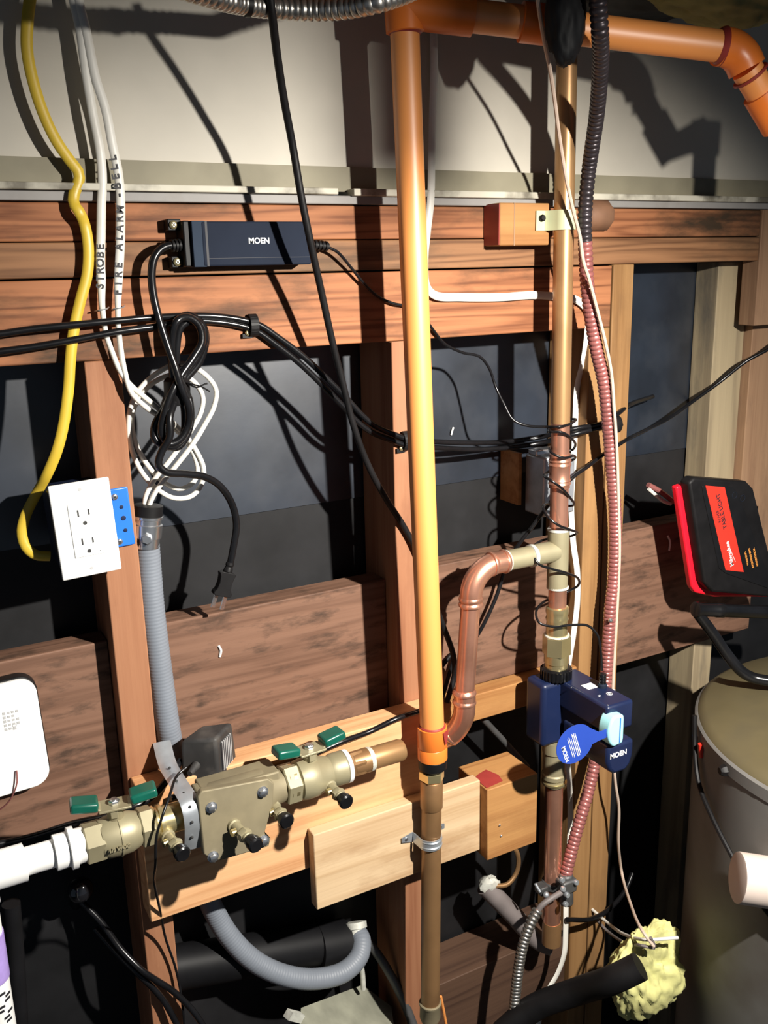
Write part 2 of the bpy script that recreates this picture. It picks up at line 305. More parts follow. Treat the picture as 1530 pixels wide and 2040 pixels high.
# ================================================================ LUMBER
XE = 1.215
board('plate_board', -0.5, XE, 0.0, 0.089, 1.4345, 1.4725, FIR, 'reddish brown horizontal plate board directly under the cream ledge', 'board')
board('plate_board', -0.5, XE, -0.001, 0.089, 1.3985, 1.4335, FIR_D, 'dark-streaked horizontal plate board, second down from the cream ledge', 'board')
board('header_beam', -0.5, 0.9225, 0.0, 0.089, 1.3125, 1.3965, FIR, 'deep horizontal header beam that the pair of black cables is clipped to', 'beam')
board('wall_stud', 0.195, 0.2335, 0.0, 0.089, -0.5, 1.312, STUD, 'reddish stud on the left beside the grey conduit, carrying the electrical outlet', 'stud')
board('wall_stud', 0.568, 0.606, 0.0, 0.089, -0.5, 1.312, STUD, 'middle stud standing behind the long orange pipe', 'stud')
board('wall_stud', 0.886, 0.9225, 0.0, 0.089, -0.5, 1.312, STUD_W, 'short stud under the end of the header beam, behind the red armoured cable', 'stud')
board('wall_stud', 0.9255, 0.9635, 0.0, 0.089, -0.5, 1.398, STUD_W, 'tall pale stud just right of the red armoured cable', 'stud')
board('corner_post', 1.182, 1.250, 0.045, 0.091, 0.9, 1.398, GREYW, 'grey weathered post behind the work light', 'post')
board('corner_board', 1.252, 1.42, 0.030, 0.091, 0.9, 1.50, PINKW, 'pinkish brown upright board at the right edge beside the weathered post', 'board')
board('corner_board', 1.2155, 1.42, -0.003, 0.029, 1.3, 1.473, PINKW, 'brown upright board closing the right ends of the two plate boards', 'board')
board('corner_post', 1.172, 1.215, 0.035, 0.091, -0.5, 0.80, GREYW, 'dark slim post between the black wall paper and the grey tank', 'post')
board('blocking_board', -0.5, 0.1945, 0.030, 0.068, 0.755, 0.985, OLDBLK, 'dark old blocking board behind the white rounded box at left', 'board')
board('blocking_board', 0.234, 0.5675, 0.030, 0.068, 0.755, 0.992, OLDBLK, 'brown old blocking board between left and middle studs, behind the grey conduit', 'board')
board('blocking_board', 0.6065, 0.8855, 0.030, 0.068, 0.80, 0.997, OLDBLK, 'brown old blocking board behind the U-shaped copper pipe', 'board')
board('blocking_board', 0.964, 1.30, 0.030, 0.068, 0.765, 0.992, OLDBLK, 'brown old blocking board right of the tall pale stud, next to the work light', 'board')
board('shelf_block', 0.6065, 0.8855, 0.004, 0.090, 0.757, 0.799, PINE3, 'orange wood block lying flat behind the foot of the U-shaped copper pipe', 'board')
board('ledger_board', 0.198, 0.605, -0.038, -0.0005, 0.642, 0.820, PINE, 'new pine ledger board behind the brass backflow valve', 'board')
board('ledger_plank', 0.407, 0.664, -0.057, -0.0385, 0.590, 0.702, PINE2, 'pale pine plank behind the brown pipe, holding its strap', 'board')
m = thing('wood_block', 'orange wood block with a red paint patch beside the lower copper pipe', 'block', (0.72, -0.03, 0.585))
MB().box(0.6645, 0.752, -0.074, 0.0, 0.582, 0.695).build('block', PINE3, m, 0.0015)
MB().prism([(0, 0), (0.03, 0.004), (0.034, 0.02), (0.027, 0.041), (0.010, 0.036), (0, 0.03)], (0.666, -0.070, 0.6955), (1, 0, 0), (0, 1, 0), 0.0006).build('paint_patch', REDPRIMER, m)
for (px, py) in ((995, 1644), (998, 1665)): MB().sphere(P(px, py, -0.0745), 0.002, 10).build('nail', STEEL, m)
m = thing('spacer_block', 'pine spacer block with a red painted end, nailed on the plates beside the riser', 'block', (0.74, 0, 1.42))
x0, x1 = P(995, 440, -0.034).x, P(1096, 440, -0.034).x
z0, z1 = P(1040, 489, -0.034).z, P(1040, 404, -0.034).z
MB().box(x0+.0006, x1, -0.034, -0.0005, z0, z1).build('block', PINE3, m, 0.002)
MB().box(x0-.0006, x0+.0004, -0.0335, -0.001, z0+.001, z1-.001).build('painted_end', REDPRIMER, m)
MB().box(x0+.022, x0+.0235, -0.0343, -0.0335, z0, z1).build('saw_mark', PINKW, m)
MB().lathe(P(1196, 430, -0.0)+Vector((-.03, 0, 0)), (1, 0, 0), [(0, .018), (.004, .021), (.036, .021), (.04, .018)], 8, 0.4).build('round_block', TOWNY).update_tag()
tag(bpy.data.objects['round_block'], 'dark brown rounded wood block behind the armoured cable at the plates', 'block')
board('joist', 0.36, 0.60, -0.30, 0.0, 1.745, 1.795, FIR, 'reddish joist end showing above the steel conduit at the top edge', 'joist')
board('sill_board', 0.607, 0.885, 0.010, 0.09, 0.18, 0.32, DARKW, 'dark sill board low behind the steel flexible conduit', 'board')

# ================================================================ ORANGE SPRINKLER PIPE
op = thing('sprinkler_pipe', 'long orange plastic pipe running down the middle with branches along the top', 'pipe', P(860, 1530, -.078))
A, B = P(806, 55, -.080), P(861, 1452, -.078)
R = 0.0158
MB().tube([A, A.lerp(B, .5), B], R, 32).build('riser_pipe', ORANGE, op)
T0 = P(802, -18, -.080); T1 = P(807, 66, -.080)
MB().lathe(T1, T0-T1, [(0, .0168), (.001, .0205), (.045, .0208), (.10, .0208)], 32).build('tee_fitting', ORANGE_F, op)
MB().lathe(T1+Vector((0, 0, -.0015)), ZA, [(0, .0166), (.002, .0182), (.003, .0166)], 32).build('primer_ring', REDPRIMER, op)
RB = .0167
H0 = P(804, 15, -.08); HE = P(1434, 92, -.215); hd = (HE-H0).normalized()
MB().cyl(H0, H0+hd*.075, .0208, 32).build('tee_branch', ORANGE_F, op)
MB().cyl(H0+hd*.05, HE, RB, 32).build('branch_pipe', ORANGE, op)
hc = P(1040, 44, -.137)
hc = H0+hd*((hc-H0).dot(hd))
MB().lathe(hc, hd, [(0, RB), (.001, .0205), (.040, .0205), (.041, RB)], 32).build('coupling', ORANGE_F, op)
e2 = P(1488, 138, -.226); e3 = P(1545, 235, -.235); e4 = Vector((1.0, -.235, 1.575))
MB().tube(smooth([HE, P(1460, 99, -.219), P(1478, 116, -.223), e2], .004), .0205, 28).build('elbow', ORANGE_F, op)
MB().tube([e2, e3, e4], RB, 28).build('drop_pipe', ORANGE, op)
MB().lathe(e4+Vector((0, 0, .012)), -ZA, [(0, .016), (.001, .0205), (.035, .0205), (.036, RB), (.080, RB)], 28).build('unseen_drop_stub', ORANGE_F, op)  # unseen stub added to cast the upright shadow band above the ledge
q = P(1514, 184, -.23); MB().lathe(q, e3-e2, [(0, .0198), (.045, .0198)], 28).build('coupling', ORANGE_F, op)
q = P(1494, 148, -.227); MB().lathe(q, e3-e2, [(0, .0198), (.002, .0208), (.004, .0175)], 28).build('primer_ring', REDPRIMER, op)
MB().lathe(HE+hd*-.003, hd, [(0, .0172), (.002, .0190), (.006, .0210)], 28).build('primer_ring', REDPRIMER, op)
b0 = P(861, 1446, -.078); dn = (P(862, 1530, -.078)-b0).normalized()
MB().lathe(b0, dn, [(0, .0165), (.001, .0195), (.028, .0197), (.029, .0190), (.030, .0197), (.046, .0197), (.047, .017)], 36).build('bottom_adapter', ORANGE_F, op)
MB().lathe(b0+dn*-.002, dn, [(0, .0162), (.0015, .0178), (.004, .0178)], 32).build('primer_ring', REDPRIMER, op)
MB().prism([(0, 0), (.009, .002), (.0085, -.006), (.005, -.017), (.003, -.017), (.001, -.007)], b0+Vector((.004, -.0202, -.003)), (1, .25, 0), (0, 0, 1), .001).build('primer_drip', REDPRIMER, op)
MB().lathe(b0+dn*.0465, dn, [(0, .0180), (.001, .0188), (.013, .0188), (.016, .015)], 32).build('black_band', ABS, op)

# ================================================================ BROWN PIPE BELOW
bp = thing('drain_riser_pipe', 'brown copper pipe standing under the orange pipe, strapped to the pale plank', 'pipe', P(858, 2035, -.076))
c0 = P(860, 1534, -.077); c1 = P(857, 2030, -.077)
MB().cyl(c0, c1, .0135, 28).build('pipe', COPPER_B, bp)
d = (c1-c0).normalized()
MB().lathe(c0, d, [(0, .0155), (.001, .017), (.012, .017), (.014, .0145)], 6, .3).build('hex_fitting', BRASS2, bp)
MB().lathe(c0+d*.014, d, [(0, .0145), (.001, .0152), (.040, .0152), (.042, .014)], 28).build('socket', COPPER_B, bp)
MB().lathe(P(857, 1995, -.077), d, [(0, .014), (.001, .0158), (.004, .0158), (.006, .0145), (.025, .0150), (.034, .012)], 28).build('end_socket', BRONZE, bp)
st = thing('pipe_strap', 'galvanised two-hole strap clamping the brown pipe to the pale plank', 'strap', P(858, 1690, -.06))
zc = P(858, 1688, -.092).z; xc = P(857, 1688, -.077).x
prof = []
for i in range(15):
    a = math.pi*i/14; prof.append((xc-math.cos(a)*.0150, -.077-math.sin(a)*.0150))
outer = [(xc-.034, -.0585), (xc-.017, -.0585), (xc-.0155, -.064)]+prof+[(xc+.0155, -.064), (xc+.017, -.0585), (xc+.034, -.0585)]
for k in range(len(outer)-1): pass
mb = MB(); n_ = len(outer); hh = .0075
vs = []
for i, (x, y) in enumerate(outer):
    t = Vector(outer[min(i+1, n_-1)])-Vector(outer[max(i-1, 0)]); nn = Vector((t.y, -t.x)).normalized()*.0012
    e = .004 if i in (0, n_-1) else 0
    for off in (0, 1):
        for z in (-hh+e, hh-e): vs.append((x+nn.x*off, y+nn.y*off, zc+z))
fs = []
for i in range(n_-1):
    a = i*4; b = a+4; fs += [(a, b, b+1, a+1), (a+2, a+3, b+3, b+2), (a, a+2, b+2, b), (a+1, b+1, b+3, a+3)]
mb.add(vs, fs+[(0, 1, 3, 2), (n_*4-4, n_*4-2, n_*4-1, n_*4-3)]).build('band', ZINC, st)
mb = MB()
for z in (-.004, .004): mb.tube([(x, y-.0012, zc+z) for x, y in outer[2:-2]], .0012, 6)
mb.build('rib', ZINC, st)
for s in (-1, 1): MB().lathe((xc+s*.027, -.0595, zc), (0, -1, 0), [(0, .0028), (.001, .0026), (.0015, .001)], 12).build('nail', STEEL, st)

# ================================================================ COPPER RISER WITH U BRANCH
YR = -.050
def RX(z): return 0.7925+(1.64-z)*0.0095
def RP(z, Y=YR): return Vector((RX(z), Y, z))
def zof(py, px=1118): return P(px, py, YR).z
cr_ = thing('copper_riser', 'tall copper water riser with a soldered tee above the blue shutoff valve', 'pipe', RP(zof(1325)))
r0 = .0128
MB().cyl(RP(1.72), RP(zof(842)), r0, 28).build('aged_pipe', COPPER_A, cr_)
tag(MB().lathe(RP(zof(95)), ZA, [(0, .0128), (.001, .0155), (.05, .0155), (.051, .019), (.08, .019)], 24).build('top_fitting', DGREY, cr_), 'dark fitting at the top of the riser')
MB().cyl(RP(zof(842)), RP(zof(1215)), r0-.0002, 28).build('bright_pipe', COPPER, cr_)
zc1, zc0 = zof(903), zof(972)
prof = [(0, r0)]
L_ = zc1-zc0
for a, r in ((.02, .0142), (.10, .0142), (.14, .0155), (.20, .0142), (.24, .0155), (.30, .0142), (.62, .0142), (.68, .0155), (.74, .0142), (.80, .0155), (.86, .0142), (.98, .0142), (1, r0)): prof.append((a*L_, r))
MB().lathe(RP(zc0), ZA, prof, 28).build('press_coupling', COPPER, cr_)
MB().lathe(RP(zof(1050)), -ZA, [(0, r0), (.001, .0148), (zof(1050)-zof(1168), .0148), (zof(1050)-zof(1168)+.001, r0)], 28).build('tee_body', BRASS, cr_)
for py in (1054, 1168):
    MB().lathe(RP(zof(py)-.002), ZA, [(0, .0138), (.001, .0156), (.0035, .0156), (.005, .0138)], 24).build('solder_ring', SOLDER, cr_)
zb = zof(1110, 1060)
zb = P(1055, 1108, YR).z
xb = [P(px, 1110, YR).x for px in (1105, 1062, 1056, 1010, 1003)]
MB().cyl((xb[0], YR, zb), (xb[1], YR, zb), .0148, 26).build('tee_branch', BRASS, cr_)
MB().lathe((xb[1]+.001, YR, zb), (-1, 0, 0), [(0, .0150), (.001, .0158), (.006, .0158), (.007, .013)], 24).build('solder_ring', SOLDER, cr_)
MB().cyl((xb[2], YR, zb), (xb[3]-.004, YR, zb), .0140, 26).build('branch_nipple', BRASS, cr_)
MB().lathe((xb[3]+.001, YR, zb), (-1, 0, 0), [(0, .014), (.001, .0152), (.005, .0152), (.006, .013)], 24).build('solder_ring', SOLDER, cr_)
dx = P(938, 1200, YR).x; cz = zb-.040
ell = [Vector((xb[3]-.004, YR, zb)), Vector((xb[3]-.016, YR, zb))]
ell = [Vector((dx+.040-.040*math.sin(a), YR, zb-.040+.040*math.cos(a))) for a in [math.pi/2*i/10 for i in range(11)]]
start = Vector((xb[3]-.003, YR, zb))
MB().tube([start]+ell+[Vector((dx, YR, zb-.052))], .0150, 28).build('upper_elbow', COPPER, cr_)
def bead(c, ax, r): return MB().lathe(Vector(c)-Vector(ax)*.004, ax, [(0, r-.001), (.001, r+.0012), (.003, r+.0018), (.005, r+.0012), (.008, r-.001)], 26)
bead((dx+.034, YR, zb), XA, .0152).build('press_bead', COPPER, cr_)
bead((start.x-.001, YR, zb), XA, .0150).build('press_bead', COPPER, cr_)
bead((dx, YR, zb-.050), ZA, .0150).build('press_bead', COPPER, cr_)
bead((dx, YR, zb-.042), ZA, .0148).build('press_bead', COPPER, cr_)
p1 = P(925, 1392, YR)
MB().cyl((dx, YR, zb-.045), p1, .0132, 28).build('drop_pipe', COPPER, cr_)
low = [p1+Vector((0, 0, .012)), P(926, 1398, YR), P(922, 1430, YR+.002), P(905, 1458, YR+.010), P(880, 1472, YR+.022), P(862, 1478, YR+.034)]
MB().tube(smooth(low, .004), .0150, 28).build('lower_elbow', COPPER, cr_)
bead(p1+Vector((0, 0, .010)), ZA, .0150).build('press_bead', COPPER, cr_)
bead(p1+Vector((0, 0, -.004)), ZA, .0148).build('press_bead', COPPER, cr_)
bead(P(896, 1463, YR+.014), (P(880, 1472, YR+.022)-P(905, 1458, YR+.010)).normalized(), .0150).build('press_bead', COPPER, cr_)
z2 = zof(1205); z3 = zof(1262); z4 = zof(1300); z5 = zof(1330)
MB().lathe(RP(z3-.002), ZA, [(0, .0155), ((z2-z3)*.35, .0155), ((z2-z3)*.5, .0148), ((z2-z3)*.62, .0165), ((z2-z3)*.72, .0150), ((z2-z3)*.85, .0165), ((z2-z3)*1.0, .0160), ((z2-z3)*1.03, .0135)], 28).build('adapter_collar', BRASS2, cr_)
MB().lathe(RP(z4), ZA, [(0, .0185), (.001, .0205), (z3-z4-.002, .0205), (z3-z4, .0185)], 6, .2).build('hex_nut', BRASS2, cr_)
MB().lathe(RP(z3-.0005), ZA, [(0, .0185), (.0015, .0180), (.002, .014)], 24).build('sealant_ring', SOLDER, cr_)
MB().lathe(RP(z5), ZA, [(0, .0165), ((z4-z5)*.45, .0165), ((z4-z5)*.5, .0178), (z4-z5+.001, .0178)], 28).build('thread_collar', BRASS2, cr_)

# lower copper riser
lr = thing('lower_copper_pipe', 'copper pipe rising from below into the underside of the blue shutoff valve', 'pipe', RP(.40))
MB().cyl(RP(.40), RP(zof(1560)), .0132, 28).build('pipe', COPPER, lr)
zz = zof(1470); MB().lathe(RP(zz), -ZA, [(0, .018), (.018, .018), (.019, .0165), (.052, .0165), (.054, .0185), (.060, .0185), (.062, .0165), (.072, .0165), (.074, .0135)], 28).build('brass_adapter', BRASS, lr)
MB().lathe(RP(zof(1548)), -ZA, [(0, .0145), (.001, .0188), (.004, .0188), (.006, .0165)], 28).build('brass_lip', BRASS2, lr)
MB().lathe(RP(zof(1852, 1098)), ZA, [(0, .0138), (.0008, .0146), (.0022, .0146), (.003, .0138)], 24).build('solder_ring', SOLDER, lr)
MB().lathe(RP(.37), ZA, [(0, .0150), (.03, .0150), (.04, .0140)], 24).build('bottom_socket', COPPER_B, lr)
gp = thing('grey_drain_pipe', 'mauve-grey pipe slanting down to the foot of the lower copper pipe', 'pipe', P(1075, 1890, -.02))
MB().tube(smooth([P(966, 1765, .02), P(1020, 1820, .0), P(1070, 1872, -.02), P(1100, 1885, -.035)], .01), .015, 20).build('pipe', GREYPIPE, gp)
c = P(975, 1762, .016)
blob = MB().sphere(c, .016, 14, (1.1, .8, .8))
for v in blob.v: v += Vector((random.uniform(-1, 1), random.uniform(-1, 1), random.uniform(-1, 1)))*.0022
blob.build('sealant_blob', SOLDER, gp)
cable('copper_tube', [(985, 1765, .01), (1010, 1762, .0), (1028, 1740, .0), (1033, 1715, .0), (1025, 1690, .0), (1000, 1676, .01)], .0038, COPPER_B, 'thin copper tube curling out of the white sealant blob', 'tube')

# ================================================================ BLUE SHUTOFF VALVE
bv = thing('shutoff_valve', 'navy smart water shutoff valve on the copper riser with a pale cyan knob', 'valve', RP(zof(1470)))
zt = P(1117, 1357, -.064).z; zl = P(1200, 1535, -.115).z
mb = MB(); nrib = 26
mb.lathe(RP(z5-.012), ZA, [(0, .0215), (.014, .0215), (.016, .019)], 28)
for i in range(nrib):
    a = 2*math.pi*i/nrib; c = RP(z5-.005)+Vector((math.cos(a)*.0215, math.sin(a)*.0215, 0)); mb.obox(c, (math.cos(a), math.sin(a), 0), (-math.sin(a), math.cos(a), 0), ZA, .0014, .0012, .007)
mb.build('collar_nut', BLACKP, bv)
YF = -.162; bx0 = P(1078, 1400, -.06).x; bx1 = .826
zlow = P(1095, 1475, YR).z
MB().box(bx0, bx1, -.064, -.022, zlow, zt).build('rear_housing', NAVY, bv, .007, segs=4)
fx0 = P(1211, 1407, -.112).x-.001; fx1 = P(1264, 1380, YF).x
fx0 = 0.7975
zm = P(1205, 1466, YF).z
MB().box(fx0, fx1, YF, -.040, zm, zt+.0005).build('main_housing', NAVY, bv, .0045, segs=3)
# lower rounded lobe under the knob
poly = []
hw = (fx1-fx0)/2
zz1 = P(1225, 1480, YF).z; zz0 = P(1225, 1539, YF).z
for x, z in ((-hw, zz1), (-hw, zz0+.022), (-hw*.82, zz0+.008), (-hw*.45, zz0), (hw*.45, zz0), (hw*.82, zz0+.008), (hw, zz0+.022), (hw, zz1)): poly.append((x, z))
MB().prism(poly, ((fx0+fx1)/2, -.070, 0), XA, ZA, .096).build('lower_lobe', NAVY, bv, .005, segs=3)
MB().box(fx0+.003, fx1-.003, -.130, -.060, zz1-.01, zm+.005).build('knob_recess', SLATE, bv)
kp = []
kz = P(1228, 1457, YF-.012).z; kh = (P(1228, 1430, YF-.012).z-P(1228, 1486, YF-.012).z)/2+.0015
kx = P(1229, 1457, YF-.012).x
for i in range(13):
    a = math.pi/2+math.pi*i/12; kp.append((math.cos(a)*.012-.002, math.sin(a)*kh))
kp += [(.012, -kh*.92), (.013, -kh*.6), (.013, kh*.6), (.012, kh*.92)]
MB().prism(kp[::1], (kx, YF+.010, kz), XA, ZA, .022).build('knob', CYAN, bv, .003, segs=3)
MB().obox((kx+.005, YF-.0126, kz), XA, YA, ZA, .0006, .0006, kh*.8).build('knob_groove', BOXBLUE, bv)
text('MOEN', P(1232, 1503, YF-.0046), XA, ZA, .0105, WHITEINK, bv, bold=.0002)
# tag
tc_ = P(1145, 1482, YF-.006); tg = thing('hang_tag', 'round dark blue paper tag hanging off the cyan knob of the valve', 'tag', tc_)
neck = P(1210, 1460, YF-.006); poly = []
for i in range(33):
    a = math.radians(38)+math.radians(304)*i/32; poly.append((math.cos(a)*.0310, math.sin(a)*.0275))
dv = neck-tc_; poly += [(dv.x*.72, dv.z-.007), (dv.x*1.2, dv.z-.005), (dv.x*1.25, dv.z+.007), (dv.x*.72, dv.z+.006)]
MB().prism(poly, tc_, XA, ZA, .0008).build('tag_card', TAGBLUE, tg)
ta = Vector((.33, 0, -.94)).normalized(); tb = Vector((.94, 0, .33))
o_ = tc_+Vector((0, -.0012, 0))
text('MOEN', o_+tb*-.0190+ta*.004, ta, tb, .0088, WHITEINK, tg, bold=.0001, ext=.0001)
mb = MB()
for k, (off, ln) in enumerate(((-.009, .015), (-.0065, .0165), (-.004, .013), (-.001, .0185), (.0015, .0185), (.004, .0165))):
    mb.obox(o_+tb*off+ta*.001, ta, tb, YA, ln, .00042 if k < 3 else .0006, .0001)
mb.build('printed_lines', WHITEINK, tg)
# top of the housing: stickers, icons, power jack
zs = zt+.0009
def top(px, py):
    r = P(px, py, 0)-Vector((0, -CAM_D, CAM_H)); t = (zs-CAM_H)/r.z; return Vector((0, -CAM_D, CAM_H))+r*t
c = top(1174, 1366); MB().box(c.x-.0095, c.x+.0085, c.y-.009, c.y+.007, zs-.0004, zs).build('white_sticker', WHITEINK, bv)
mb = MB()
for k in range(4): mb.box(c.x-.008, c.x+.007, c.y-.0085+k*.0012, c.y-.0079+k*.0012, zs, zs+.0001)
mb.build('sticker_print', GREYINK, bv)
c = top(1214, 1382); mb = MB(); mb.tube([c+Vector((math.cos(a)*.0042, math.sin(a)*.0042, 0)) for a in [2*math.pi*i/20 for i in range(21)]], .0003, 5); mb.tube([c+Vector((math.cos(a)*.002, math.sin(a)*.002, 0)) for a in [1.5*math.pi*i/14 for i in range(15)]], .0003, 5)
mb.build('button_icon', WHITEINK, bv)
mb = MB(); c = top(1194, 1386); mb.box(c.x-.002, c.x+.002, c.y-.0014, c.y+.0014, zs-.0003, zs); c = top(1224, 1374); mb.box(c.x-.0012, c.x+.0012, c.y-.0012, c.y+.0012, zs-.0003, zs)
mb.build('status_icon', WHITEINK, bv)
for px, py in ((1138, 1370), (1211, 1405)): MB().sphere(top(px, py), .0011, 8).build('mould_pin', STEEL, bv)
jk = top(1200, 1368)

# ================================================================ BACKFLOW VALVE ASSEMBLY
ZB, YB = 0.808, -.092
bf = thing('backflow_valve', 'brass backflow preventer with two green-handled ball valves on the pine ledger', 'valve', (0.30, YB, ZB-.04))
def bx(px, py=None): return P(px, py if py else 1745-.395*px, YB).x
def bpt(x, dy=0, dz=0): return Vector((x, YB+dy, ZB+dz))
XR = (1, 0, 0)
def hexprof(L, r): return [(0, r*.93), (.0015, r), (L-.0015, r), (L, r*.93)]
xL0, xL1 = bx(168, 1695), bx(310, 1640)
# left ball valve
lv = MB(); Lw = xL1-xL0
lv.lathe(bpt(xL0), XR, hexprof(Lw*.27, .0225), 6, .25); lv.lathe(bpt(xL0+Lw*.76), XR, hexprof(Lw*.2, .0225), 6, .25)
lv.lathe(bpt(xL0+Lw*.2), XR, [(0, .017), (.002, .0205), (Lw*.12, .0225), (Lw*.26, .0235), (Lw*.265, .0245), (Lw*.28, .0245), (Lw*.285, .0235), (Lw*.42, .0228), (Lw*.55, .019), (Lw*.58, .017)], 32)
lv = lv.build('ball_valve_body', BRASS, bf)
def stem(x, parent):
    MB().lathe((x, YB, ZB+.017), ZA, [(0, .010), (.011, .0085), (.013, .0095), (.019, .0095)], 20).build('stem_tower', BRASS, parent)
def handle(x, ang, parent):
    ca, sa = math.cos(ang), math.sin(ang); u = Vector((ca, sa, 0)); v = Vector((-sa, ca, 0)); zb_ = ZB+.0365
    hm = MB(); hm.obox((x, YB, zb_), u, v, ZA, .017, .0125, .0014)
    for s in (-1, 1):
        hm.obox(Vector((x, YB, zb_+.003))+u*s*.0195, u+ZA*.55*s, v, ZA-u*.55*s, .0062, .0088, .0012)
        hm.obox(Vector((x, YB, zb_-.005))+u*s*.0015+v*s*.0098, u, v, ZA, .004, .0008, .006)
    hm = hm.build('handle', BRASS, parent, .0008)
    for s in (-1, 1):
        c = Vector((x, YB, zb_+.0075))+u*s*.031
        MB().obox(c, u+ZA*.15*s, v, ZA-u*.15*s, .0145, .0115, .0055).build('handle_grip', TEAL, hm, .003, segs=3)
    MB().lathe((x, YB, zb_+.001), ZA, [(0, .0055), (.001, .006), (.004, .006), (.005, .0052)], 6).build('handle_nut', STEEL, hm)
    MB().lathe((x, YB, zb_+.005), ZA, [(0, .0036), (.0025, .0034)], 14).build('handle_bolt', STEEL, hm)
xs = bx(232, 1640); stem(xs, lv); handle(xs, math.radians(-8), lv)
text('1/2 WOG', bpt(xL0+Lw*.42, -.0246, -.002), (1, 0, 0), (0, -.0, 1), .0055, BRASS, lv, bold=.0003, ext=.0008)
# union neck between left valve and body
MB().lathe(bpt(xL1-.004), XR, [(0, .019), (.003, .0195), (.004, .0175), (.006, .0175), (.007, .0195), (.011, .0195), (.012, .0165), (.05, .0165)], 30).build('union_neck', BRASS2, bf)
# check body
xb0, xb1 = bx(398, 1600), bx(545, 1555)
bd = MB(); bd.lathe(bpt(xb0-.016), XR, [(0, .0175), (.010, .0185), (.014, .024), (.03, .0275), (xb1-xb0+.002, .0275), (xb1-xb0+.012, .021), (xb1-xb0+.030, .0185)], 30)
bd.box(xb0+.002, xb1+.004, YB-.012, YB+.024, ZB-.030, ZB+.0265)
bd.lathe(bpt(xb0-.006, 0, 0), XR, [(0, .024), (.001, .0305), (.008, .0305), (.009, .024)], 8, .39)
body = bd.build('check_body', BRONZE, bf, .002)
# cover plate facing the room and a little upward
cc = P(463, 1638, YB-.030); cu = Vector((1, 0, 0)); cv = Vector((0, .10, 1)).normalized()
def cpt(px, py):
    """point of the cover plate seen at px, py"""
    n = cu.cross(cv); o = Vector((0, -CAM_D, CAM_H)); r = P(px, py, 0)-o; return o+r*((cc-o).dot(n)/r.dot(n))
cor = [cpt(*q) for q in ((394, 1590), (402, 1578), (535, 1553), (546, 1562), (545, 1600), (528, 1660), (540, 1672), (536, 1688), (440, 1716), (424, 1716), (406, 1704), (404, 1680))]
poly = [((p-cc).dot(cu), (p-cc).dot(cv)) for p in cor][::-1]
MB().prism(poly, cc+Vector((0, .010, 0)), cu, cv, .010).build('cover_plate', BRONZE, body, .0015)
for q in ((421, 1608), (523, 1577), (525, 1674), (424, 1706)):
    c = cpt(*q)-Vector((0, .0003, 0)); nrm = cu.cross(cv)
    mb = MB().lathe(c, nrm, [(0, .0062), (.0012, .0062), (.0013, .0048), (.0055, .0048), (.006, .004)], 6); mb.lathe(c, nrm, [(0, .0066), (.0008, .0066)], 16)
    mb.build('cover_bolt', STEEL, body)
def cock(base, tip, parent, cap=BLACKP):
    base = Vector(base); tip = Vector(tip); d = (tip-base).normalized(); L = (tip-base).length
    t = MB().lathe(base, d, [(0, .0078), (L*.12, .0078), (L*.14, .006), (L*.42, .006), (L*.43, .0048), (L*.48, .0048)], 20)
    t.lathe(base+d*L*.44, d, hexprof(L*.16, .0085), 6); t.lathe(base+d*L*.6, d, [(0, .0066), (L*.06, .0066), (L*.07, .0058), (L*.16, .0058)], 18)
    t = t.build('test_cock', BRASS, parent)
    side = d.cross(ZA).normalized(); c = base+d*L*.3
    MB().cyl(c-side*.004, c+ZA.cross(side)*0+side*.010, .0042, 14).build('cock_screw', BRASS2, t)
    MB().lathe(base+d*L*.72, d, [(0, .0072), (L*.10, .0075), (L*.11, .0088), (L*.24, .0090), (L*.28, .0074)], 20).build('cap', cap, t)
cock(P(332, 1662, YB-.016), P(366, 1704, YB-.058), bf)
cock(P(462, 1640, YB-.026), P(512, 1686, YB-.078), bf)
cock(P(543, 1605, YB-.016), P(573, 1638, YB-.056), bf)
cock(P(655, 1563, YB-.016), P(692, 1600, YB-.060), bf)
# right ball valve
xr0, xr1 = bx(556, 1560), bx(686, 1520); Lr = xr1-xr0
MB().lathe(bpt(xb1+.012), XR, [(0, .0205), (.004, .0215), (.005, .019), (.008, .019), (.009, .0215), (.013, .0215), (.014, .0185), (.022, .0185)], 30).build('union_ring', BRASS2, bf)
rv = MB(); rv.lathe(bpt(xr0+Lr*.04), XR, hexprof(Lr*.22, .0245), 6, .25)
rv.lathe(bpt(xr0+Lr*.25), XR, [(0, .020), (.002, .0238), (Lr*.12, .0252), (Lr*.28, .0245), (Lr*.29, .0238), (Lr*.44, .0205), (Lr*.5, .0185), (Lr*.56, .0205), (Lr*.72, .0205), (Lr*.74, .018)], 32)
rv = rv.build('ball_valve_body', BRASS, bf)
xs = bx(618, 1530); stem(xs, rv); handle(xs, math.radians(4), rv)
MB().lathe(bpt(xr1-.002), XR, [(0, .018), (.001, .0206), (.006, .0206), (.007, .018)], 30).build('thread_tape', PVC, bf)
stb = MB().lathe(bpt(xr1+.003), XR, [(0, .0150), (.002, .0165), (.020, .0165), (.022, .0148)], 6, .1)
xe = P(803, 1488, YB).x
stb.lathe(bpt(xr1+.010), XR, [(0, .0150), (.022, .0155), (.023, .0140)], 26); stb = stb.build('copper_adapter', COPPER_B, bf)
MB().lathe(bpt(xr1+.030), XR, [(0, .0145), (.002, .0155), (.006, .0150), (.008, .0143)], 24).build('solder_ring', SOLDER, bf)
MB().lathe(bpt(xr1+.030), XR, [(0, .0143), (xe-xr1-.036, .0143), (xe-xr1-.031, .0125), (xe-xr1-.030, .008)], 28).build('copper_stub', COPPER_A, bf)

